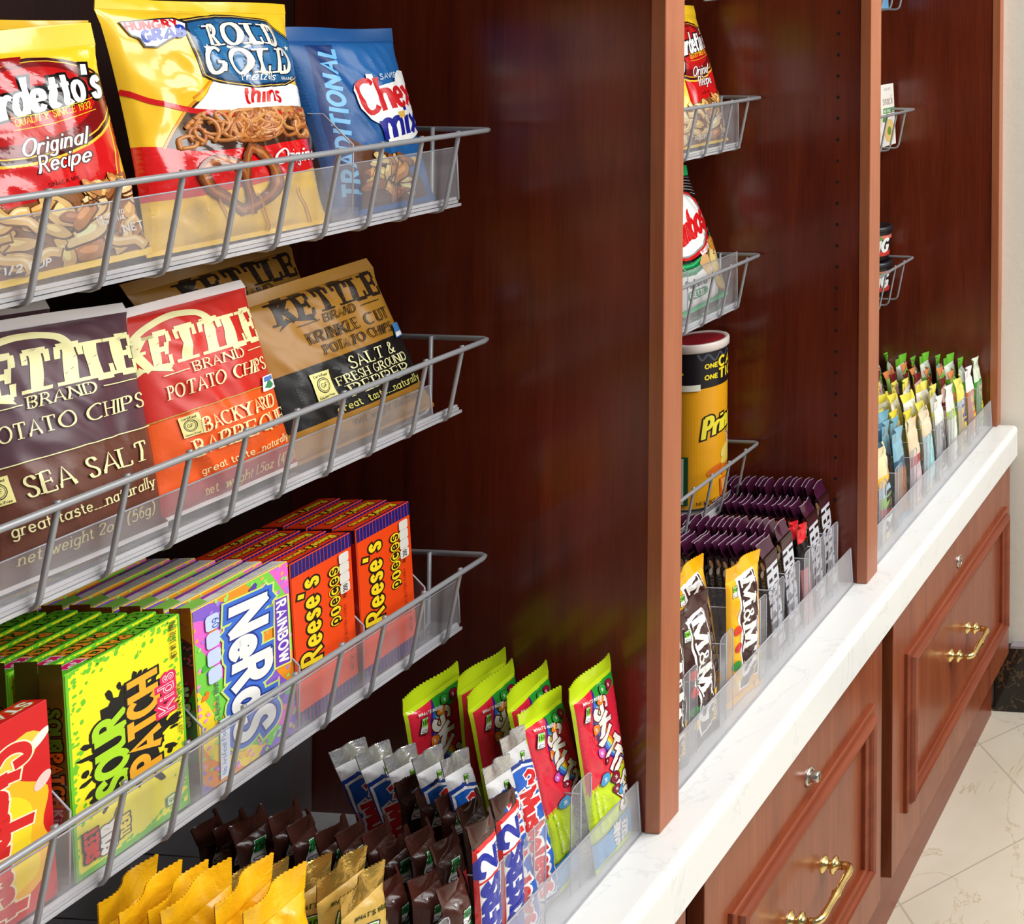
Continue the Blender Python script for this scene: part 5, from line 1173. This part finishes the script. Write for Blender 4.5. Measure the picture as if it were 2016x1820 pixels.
# --- silver and blue nougat bars
SIL = rgb(206, 206, 208)
def musk_art():
    W, H = 3.3, 18.6; a = Art(W, H); a.rect(0, 0, W, H, SIL)
    bl, rd = rgb(24, 96, 200), rgb(214, 24, 36)
    sh = [(0, 15.6), (1.2, 15.9), (3.3, 15.0), (3.3, 1.6), (2.2, .9), (.6, 1.2), (0, 2)]
    a.poly(sh, rgb(24, 60, 150)); a.poly([(.1, 15.2), (1.2, 15.5), (3.1, 14.7), (3.1, 1.9), (2.1, 1.2), (.7, 1.5), (.1, 2.2)], WHITE); a.poly([(.25, 15.0), (1.2, 15.2), (2.95, 14.5), (2.95, 2), (2.0, 1.4), (.8, 1.7), (.25, 2.3)], bl)
    a.text('3', .8, 12.6, 2.0, rd, HEAVY, fit=1.5, ow=.14, oc=WHITE, rot=-20, W=.24); a.tf = lambda x, y: (y, 18.6 - x)
    a.text('Musketeers', 6.1, .6, 2.0, rd, BOLD, fit=10.6, W=.25, ow=.22, oc=WHITE, gap=.03); a.tf = None
    a.text('Share a bar', .5, 3.4, .35, WHITE, SCRIPT, rot=-85); gda(a, 1.7, 15.4, .6, '200', -6); return a
MA = musk_art()
def mq(TL, TR, BR, BL, label):
    c4 = wz([TL, TR, BR, BL]); l = ((BL[0] + BR[0]) / 2, (BL[1] + BR[1]) / 2, BL[2] + EYE); t = empty('candy_bar', l, label, 'candy bar', 'silver and blue wrapped bars')
    pouch(t, local(c4, l), .007, MA, SIL, vt=.915, vb=.03, zig=.0012, nu=14, nv=30, warp=.7, sealname='crimp', name='wrapper', seed=3, pinch=.05, wr=.0022, fu=.35, fv=.25, wsc=.7, mat_=FOIL, sealmat=METAL); return t
m1 = mq((.978, .772, -.682), (1.012, .776, -.690), (1.040, .758, -.8705), (1.006, .754, -.8705), 'silver and blue bar leaning beside the second fruit candy pouch')
m2 = mq((.945, .762, -.686), (.978, .764, -.694), (1.004, .748, -.8705), (.971, .746, -.8705), 'silver and blue bar directly behind the white and brown bars')
for k in range(5):
    dup(m2, (.992 + .004 * k, .782 + .024 * k, ZT + .001 * (k % 2)), (R(-4 - k * 1.2), R(-2 if k == 4 else 1.5 - k), R(2 - 2 * k)), 'silver and blue bar, %s of the row counted from the front' % ORD[k + 2] if k < 4 else 'backmost silver and blue bar with its blue logo in full view')
# --- brown bars with white, blue and red lettering
BW = rgb(66, 34, 26)
def snick_art():
    W, H = 2.9, 15.0; a = Art(W, H); bl, rd = rgb(30, 44, 160), rgb(214, 34, 38)
    a.rect(0, .4, W, 13.1, rd); a.rect(.22, .4, W, 12.75, WHITE); a.rect(.0, 10.05, W, 10.25, rd)
    a.text('2', 2.15, 10.6, 2.0, bl, HEAVY, fit=1.7, rot=90, W=.27); a.text('TO GO', 2.65, 10.9, .35, bl, BOLD, rot=90, fit=1.4); a.text('BARS', 2.7, 12.3, .3, bl, BOLD, rot=-70, fit=.4)
    a.text('SNICKERS', 2.35, .8, 1.8, bl, HEAVY, fit=9.0, rot=90, W=.36, slant=.0, gap=.02); gda(a, .3, 13.3, .0001, '1'); return a
SA = snick_art()
n1 = bar('white labelled brown bar with the front blue lettering, left of the pair', 'candy bar', 'brown bars with blue and white lettering', .028, .155, .009, SA, BW, (.9295, .7405, ZT), (R(-3), 0, R(2)), mat_=FILM, seed=2)
n2 = dup(n1, (.9605, .743, ZT + .001), (R(-4), R(1), R(4)), 'white labelled brown bar with blue lettering, right of the pair')
def dark_art():
    W, H = 2.9, 14.4; a = Art(W, H); gda(a, .55, 10.6, 1.15, '250', -14, rgb(40, 140, 70)); a.rect(2.0, 8.6, 2.9, 10.6, rgb(190, 30, 40)); a.rect(2.0, 4.0, 2.9, 6.6, rgb(40, 150, 80)); return a
DA = dark_art()
d1 = bar('dark brown wrapped bar behind the front white labelled bar', 'candy bar', 'dark brown wrapped bars', .029, .139, .0095, DA, rgb(56, 28, 22), (.9285, .764, ZT), (R(-7), 0, R(3)), mat_=FOIL, seed=5, wr=.004, sealmat=FILM)
stack(d1, 11, .9285, .764, ZT, .0222, 'dark brown wrapped bar, %s in the long row from the front', seed=3, jit=.002, rj=.12, zj=.011)
for k in range(4): dup(d1, (.963 + .003 * k, .768 + .024 * k, ZT + .012 + .002 * k), (R(-6), R(-2 + k), R(6 - 3 * k)), 'dark brown bar with crumpled end, %s of four in front of the silver bars' % ORD[k])
# --- brown bars with green lettering
def milky_art():
    W, H = 2.8, 13.0; a = Art(W, H); a.rect(.9, 0, W, 8.6, rgb(236, 230, 214)); a.rect(1.02, 0, W, 8.4, rgb(40, 130, 70)); a.text('MILKY WAY', 2.6, .2, 1.35, rgb(246, 246, 236), HEAVY, rot=90, fit=8.0, W=.26)
    a.text('Rich Chocolate', .35, 7.6, .4, rgb(206, 180, 150), TYPE, rot=-88, fit=5.5); gda(a, 1.0, 9.0, .8, '260', -14, rgb(40, 140, 70)); a.text('v', .8, 11.0, .3, WHITE); return a
k1_ = bar('front brown bar with a green and white lettered strip', 'candy bar', 'brown bars with green lettering', .0275, .125, .010, milky_art(), rgb(74, 36, 28), (.899, .7415, ZT), (R(-4), 0, R(4)), mat_=FOIL, seed=8, wr=.004, sealmat=FILM)
stack(k1_, 4, .899, .7425, ZT, .0245, 'brown bar with green lettering, %s in its row', seed=9, jit=.002, rj=.09, zj=.003, dx=-.002)
# --- gold bars
def twix_art():
    W, H = 4.2, 16.0; a = Art(W, H); gd = rgb(196, 160, 70); gda(a, .9, 10.8, 1.2, '110', -18, rgb(130, 200, 50)); a.text("WHAT'S INSIDE", .9, 13.4, .3, rgb(40, 60, 20), BOLD, rot=-18)
    a.poly([(2.3, 9.6), (4.2, 12.6), (4.2, 1), (2.0, 1.2)], rgb(70, 50, 40)); a.poly([(2.5, 9.3), (4.2, 12.0), (4.2, 1.2), (2.2, 1.4)], WHITE); a.text('TWIX', 4.0, 1.5, 2.0, rgb(214, 24, 30), HEAVY, rot=90, fit=9, W=.34, ow=.1, oc=rgb(120, 10, 16)); return a
g1 = bar('front gold wrapped bar with a red and white letter', 'candy bar', 'gold wrapped bars', .040, .163, .010, twix_art(), rgb(206, 168, 84), (.8485, .772, ZT), (R(-5), 0, R(2)), mat_=FOIL, seed=12, wr=.006, sealmat=METAL)
stack(g1, 5, .8485, .773, ZT, .0245, 'gold wrapped bar with pointed top, %s from the front', seed=13, jit=.001, rj=.09, zj=.010, dx=-.001)
# --- yellow bars
def butter_art():
    W, H = 5.2, 19.0; a = Art(W, H); a.poly([(1.2, 0), (5.2, 0), (5.2, 15.8), (3.2, 12.4)], rgb(30, 70, 190)); a.poly([(1.6, 0), (5.2, 0), (5.2, 15.2), (3.5, 12.0)], rgb(50, 140, 220))
    a.text('Butterfinger', 4.9, 1.2, 2.4, rgb(252, 226, 60), HEAVY, rot=90, fit=12.5, W=.28, ow=.16, oc=WHITE); return a
b1 = bar('front yellow wrapped bar with blue lettering beside the gold bars', 'candy bar', 'yellow wrapped bars', .050, .192, .011, butter_art(), rgb(252, 190, 22), (.8015, .797, ZT), (R(-5), 0, R(2)), mat_=FOIL, seed=15, wr=.007)
stack(b1, 6, .8015, .798, ZT, .0235, 'yellow wrapped bar with pleated top, %s from the front', seed=17, jit=.002, rj=.1, zj=.012, dx=-.001)

# ---------------------------------------------------------------- narrow bay: chocolate bars and candy pouches
PL = rgb(64, 30, 38); CH = rgb(44, 22, 20)
def hersh_art(w):
    W, H = w, 14.4; a = Art(W, H); a.rect(0, 0, W, 13.0, CH); a.rect(0, 12.2, W, 14, PL); a.tf = lambda x, y: (y, H - x)
    a.text("HERSHEY'S", 1.9, W * .1, W * .78, rgb(214, 218, 226), HEAVY, fit=9.8, W=.2, gap=.1); a.tf = None
    a.rect(W * .3, .6, W, 2.0, rgb(206, 206, 216)); a.text('KING', W * .5, .8, .6, rgb(200, 40, 60), BOLD, rot=90, fit=1.0); return a
def sleeve(label, group, w, h, t_, loc, rot, almond=True):
    """flat chocolate bar: printed sleeve with a folded foil fin on top"""
    e = empty('chocolate_bar', loc, label, 'chocolate bar', group, rot); a = hersh_art(w * 100)
    a.items = [(l, c, [[(x, y * h * 100 / 14.4) for x, y in p] for p in ps]) for l, c, ps in a.items]; a.H = h * 100
    q = MB(); q.box(-w / 2, w / 2, 0, t_, 0, h, .001, CH)
    lay(q, a, lambda x, y, hh: (x / 100 - w / 2, -hh, y / 100), None, .00015, .00005, m=.06)
    s = Art(t_ * 100, h * 100); s.tf = lambda x, y: (y, h * 100 - x)
    s.text("HERSHEY'S", 2.2, t_ * 28, t_ * 44, rgb(150, 132, 96), BOLD, fit=3.2); s.text('MILK CHOCOLATE', 6.4, t_ * 32, t_ * 36, rgb(178, 150, 90), SANS, fit=5.4); s.tf = None
    if almond: s.ell(t_ * 60, h * 100 - 1.0, t_ * 26, .6, rgb(206, 160, 110), 15); s.ell(t_ * 45, h * 100 - 2.0, t_ * 26, .5, rgb(236, 220, 196), -15)
    lay(q, s, lambda x, y, hh: (-w / 2 - hh, t_ - x / 100, y / 100), None, .00015, .00005, m=.04)
    q.build('sleeve', FILM, e)
    q = MB(); v = []; n = 12; sd = len(label)
    prof = [(.0, 0), (.0015, .004), (.0035, .008), (.0045, .013), (.006, .0185)]
    for py, pz in prof:
        for i in range(n + 1):
            u = i / n; v.append((-w / 2 + w * u, t_ * .35 + py + .0016 * math.sin(u * 5 + sd) * (pz / .018), h + pz - .001 + .0004 * math.sin(u * 13 + sd)))
    ff = [(j * (n + 1) + i, j * (n + 1) + i + 1, (j + 1) * (n + 1) + i + 1, (j + 1) * (n + 1) + i) for j in range(len(prof) - 1) for i in range(n)]
    q.add(v, ff, rgb(66, 22, 50), 0, True); q.add([(a_, b_ + .0007, c_) for a_, b_, c_ in v], [f[::-1] for f in ff], rgb(66, 22, 50), 0, True)
    k0 = (len(prof) - 1) * (n + 1); tp = v[k0:]; q.tube([(a_, b_ + .0003, c_) for a_, b_, c_ in tp], .0006, 4, col=rgb(176, 166, 176))
    q.build('foil_fin', FILM, e); return e
RH = R(-6)
for x, w, h, n, y0, wh in ((1.455, .035, .131, 17, .752, 'nearest the candy pouches'), (1.498, .034, .134, 15, .752, 'second from the candy pouches'), (1.573, .033, .131, 15, .752, 'next to the red tipped bars'), (1.6115, .033, .141, 17, .752, 'against the far upright panel')):
    grp = 'dark chocolate bars in the narrow bay'
    p_ = sleeve('front dark chocolate bar with white lettering, row ' + wh, grp, w, h, .0088, (x, y0, ZT), (RH, 0, R(3)))
    stack(p_, n, x, y0, ZT, .0102, 'dark chocolate bar, %s in the row ' + wh, jit=.0008, rj=.012, seed=int(x * 100))
def red_art():
    a = Art(2.6, 12.5); a.rect(0, 10.6, 2.6, 12.5, rgb(226, 40, 50)); a.rect(0, 0, 2.6, 7, rgb(214, 120, 120)); return a
p_ = bar('front black bar with a red tip among the dark chocolate bars', 'candy bar', 'black bars with red tips', .026, .128, .006, red_art(), rgb(20, 14, 16), (1.5365, .752, ZT), (RH, 0, R(2)), seed=21, sealmat=FILM, seal=rgb(226, 40, 50))
stack(p_, 10, 1.5365, .752, ZT, .0155, 'black bar with a red tip, %s from the front', jit=.001, rj=.02, seed=5)
def mm_art(base):
    W, H = 6.2, 18.0; a = Art(W, H); br = rgb(66, 36, 34); a.poly([(1.6, 16.0), (5.0, 16.4), (5.6, 2), (1.8, 1.4)], WHITE); a.poly([(1.9, 15.7), (4.9, 16.0), (5.4, 2.2), (2.1, 1.7)], br)
    a.tf = lambda x, y: (y, 18 - x); a.text("M", 2.6, 2.2, 2.5, WHITE, SLAB, fit=3.2, W=.27); a.text("&", 6.4, 2.4, 1.6, WHITE, SLAB, fit=1.5, W=.2); a.text("M'S", 8.6, 2.2, 2.5, WHITE, SLAB, fit=6.2, W=.27); a.tf = None
    gda(a, .7, 14.0, .8, '240', -8); 
    for x, y, c in ((1.3, 7.4, (206, 30, 36)), (1.0, 5.2, (40, 150, 60)), (1.4, 3.2, (246, 200, 30)), (5.5, 5.0, (246, 200, 30)), (1.2, 9.6, (220, 60, 30))): a.ell(x, y, .62, .6, rgb(*c))
    a.text('SHARE SIZE', 4.9, 1.9, .5, rgb(246, 200, 30), BOLD, rot=90, fit=3.0); return a
MY = rgb(250, 184, 20); MB_ = rgb(70, 38, 36)
y1 = bar('front yellow and brown candy pouch with a large white letter', 'candy pouch', 'yellow and brown candy pouches', .062, .168, .012, mm_art(MY), MY, (1.352, .747, ZT), (R(-3), R(3), R(-8)), name='candy_pouch', seed=24, vt=.9, wr=.003, nu=20, nv=34)
dup(y1, (1.346, .79, ZT + .003), (R(-7), R(-5), R(-4)), 'yellow and brown candy pouch leaning behind the front yellow one')
m_ = bar('front brown candy pouch with a white letter and red dot', 'candy pouch', 'brown candy pouches', .056, .168, .012, mm_art(MB_), MB_, (1.2665, .747, ZT), (R(-5), R(-2), R(-6)), name='candy_pouch', seed=27, vt=.9, wr=.003, nu=20, nv=34)
dup(m_, (1.265, .786, ZT), (R(-9), R(-5), R(-6)), 'brown candy pouch behind the front brown one')
dup(m_, (1.263, .822, ZT), (R(-12), R(4), R(5)), 'brown candy pouch at the back of its row')
dup(m_, (1.204, .748, ZT - .001), (R(-4), R(2), R(-4)), 'brown candy pouch half hidden behind the upright panel')

# ---------------------------------------------------------------- far bay: snack bars
def gran(base, mid_, txt, tc, b2, seed, cap=None):
    W, H = 4.4, 14.0; a = Art(W, H); rn = random.Random(seed); a.rect(0, 1.2, W, 9.8, mid_)
    if b2:
        for k, c in enumerate(b2): a.rect(0, 9.8 - 1.6 * (k + 1), W, 9.8 - 1.6 * k, c)
    if cap: a.rect(0, 9.8, W, 12.6, cap)
    if txt: a.text(txt, 3.5, 1.2, 2.2, tc, HEAVY, rot=90, fit=7.5, W=.3)
    return a
W2 = rgb(240, 240, 236)
SPEC = [  # x, base, mid, text, text colour, bands, height, label words
 (1.712, rgb(236, 236, 240), rgb(190, 204, 236), '', W2, None, .120, rgb(222, 216, 70), 'white bar with a yellow green tip'),
 (1.776, rgb(240, 220, 172), rgb(244, 244, 240), 'KIND', rgb(24, 22, 24), [rgb(240, 190, 70), rgb(160, 200, 226), rgb(140, 196, 30), rgb(206, 30, 26)], .148, None, 'cream bar with coloured bands and black letters'),
 (1.840, rgb(86, 156, 178), rgb(150, 96, 56), '', W2, [rgb(40, 90, 120)], .150, rgb(130, 180, 200), 'teal bar'),
 (1.904, rgb(238, 212, 176), rgb(216, 190, 196), '', W2, [rgb(238, 212, 176), rgb(190, 40, 46)], .146, None, 'tan bar with a red mark'),
 (1.966, rgb(222, 218, 212), rgb(170, 226, 232), '', W2, None, .140, rgb(238, 216, 184), 'pale bar with a light blue front'),
 (2.028, rgb(238, 238, 238), rgb(186, 184, 182), 'CRUNCH', rgb(90, 90, 96), None, .138, rgb(236, 236, 232), 'white and grey bar with small dark print'),
 (2.086, rgb(248, 248, 246), rgb(240, 244, 226), '', W2, [rgb(190, 224, 80)], .142, W2, 'white bar with a lime corner'),
 (2.142, rgb(244, 226, 60), rgb(240, 206, 80), 'SUN', rgb(50, 50, 110), [rgb(206, 220, 240)], .140, rgb(246, 232, 110), 'yellow bar with a pale blue band'),
 (2.194, rgb(246, 240, 236), rgb(232, 110, 50), 'NUTS', rgb(250, 214, 70), None, .140, rgb(246, 244, 240), 'white and orange bar'),
 (2.242, rgb(60, 176, 40), rgb(50, 176, 40), 'CHEWY', rgb(246, 232, 50), [rgb(60, 176, 40)], .146, rgb(226, 240, 214), 'green bar with a yellow stripe')]
PLC = ['by the pin holed upright', 'second column', 'third column', 'fourth column', 'fifth column', 'sixth column', 'seventh column', 'eighth column', 'ninth column', 'beside the end panel']
BEH = {7: [(rgb(120, 30, 34), rgb(236, 200, 190)), 'dark red and white bar'], 8: [(rgb(236, 150, 90), rgb(150, 206, 90)), 'orange and green bar'], 5: [(rgb(246, 232, 90), rgb(240, 240, 226)), 'yellow topped bar'], 6: [(rgb(248, 236, 110), rgb(246, 246, 240)), 'pale yellow bar'], 4: [(rgb(244, 226, 70), rgb(250, 244, 200)), 'lemon coloured bar'], 3: [(rgb(120, 176, 196), rgb(60, 110, 140)), 'blue green bar'], 9: [(rgb(120, 200, 60), rgb(240, 246, 232)), 'green and white bar']}
for i, (x, base, md, txt, tc, bands, h, cap, words) in enumerate(SPEC):
    g_ = 'snack bars in the far bay, ' + PLC[i]
    y0 = .738; bw = .047 if i < 7 else .041
    p_ = bar('front %s, %s of the far bay' % (words, PLC[i]) if 0 < i < 9 else 'front %s %s, far bay' % (words, PLC[i]), 'snack bar', g_, bw, h, .009, gran(base, md, txt, tc, bands, i, cap), base, (x, y0, ZT), (R(-5), 0, R(4)), name='snack_bar', seed=40 + i, nu=10, nv=16, wr=.0025, seal=cap or base)
    if i in BEH:
        (c1, c2), w2 = BEH[i]
        p2 = bar('%s behind the front one, %s' % (w2, PLC[i]), 'snack bar', g_, bw, h - .004, .010, gran(c1, c2, '', W2, [c1], i + 50, c2), c1, (x, y0 + .026, ZT), (R(-8), R(2), R(8)), name='snack_bar', seed=60 + i, nu=10, nv=16, wr=.003, seal=c1)
        stack(p2, 9, x, y0 + .026 - .025, ZT, .025, w2 + ', %s from the front, ' + PLC[i], jit=.002, rj=.14, seed=i + 3, skip=2, zj=.012)
    else: stack(p_, 9, x, y0, ZT, .025, words + ', %s from the front, ' + PLC[i] if i != 1 else 'cream banded bar, %s from the front, ' + PLC[i], jit=.002, rj=.12, seed=i + 3, zj=.010)
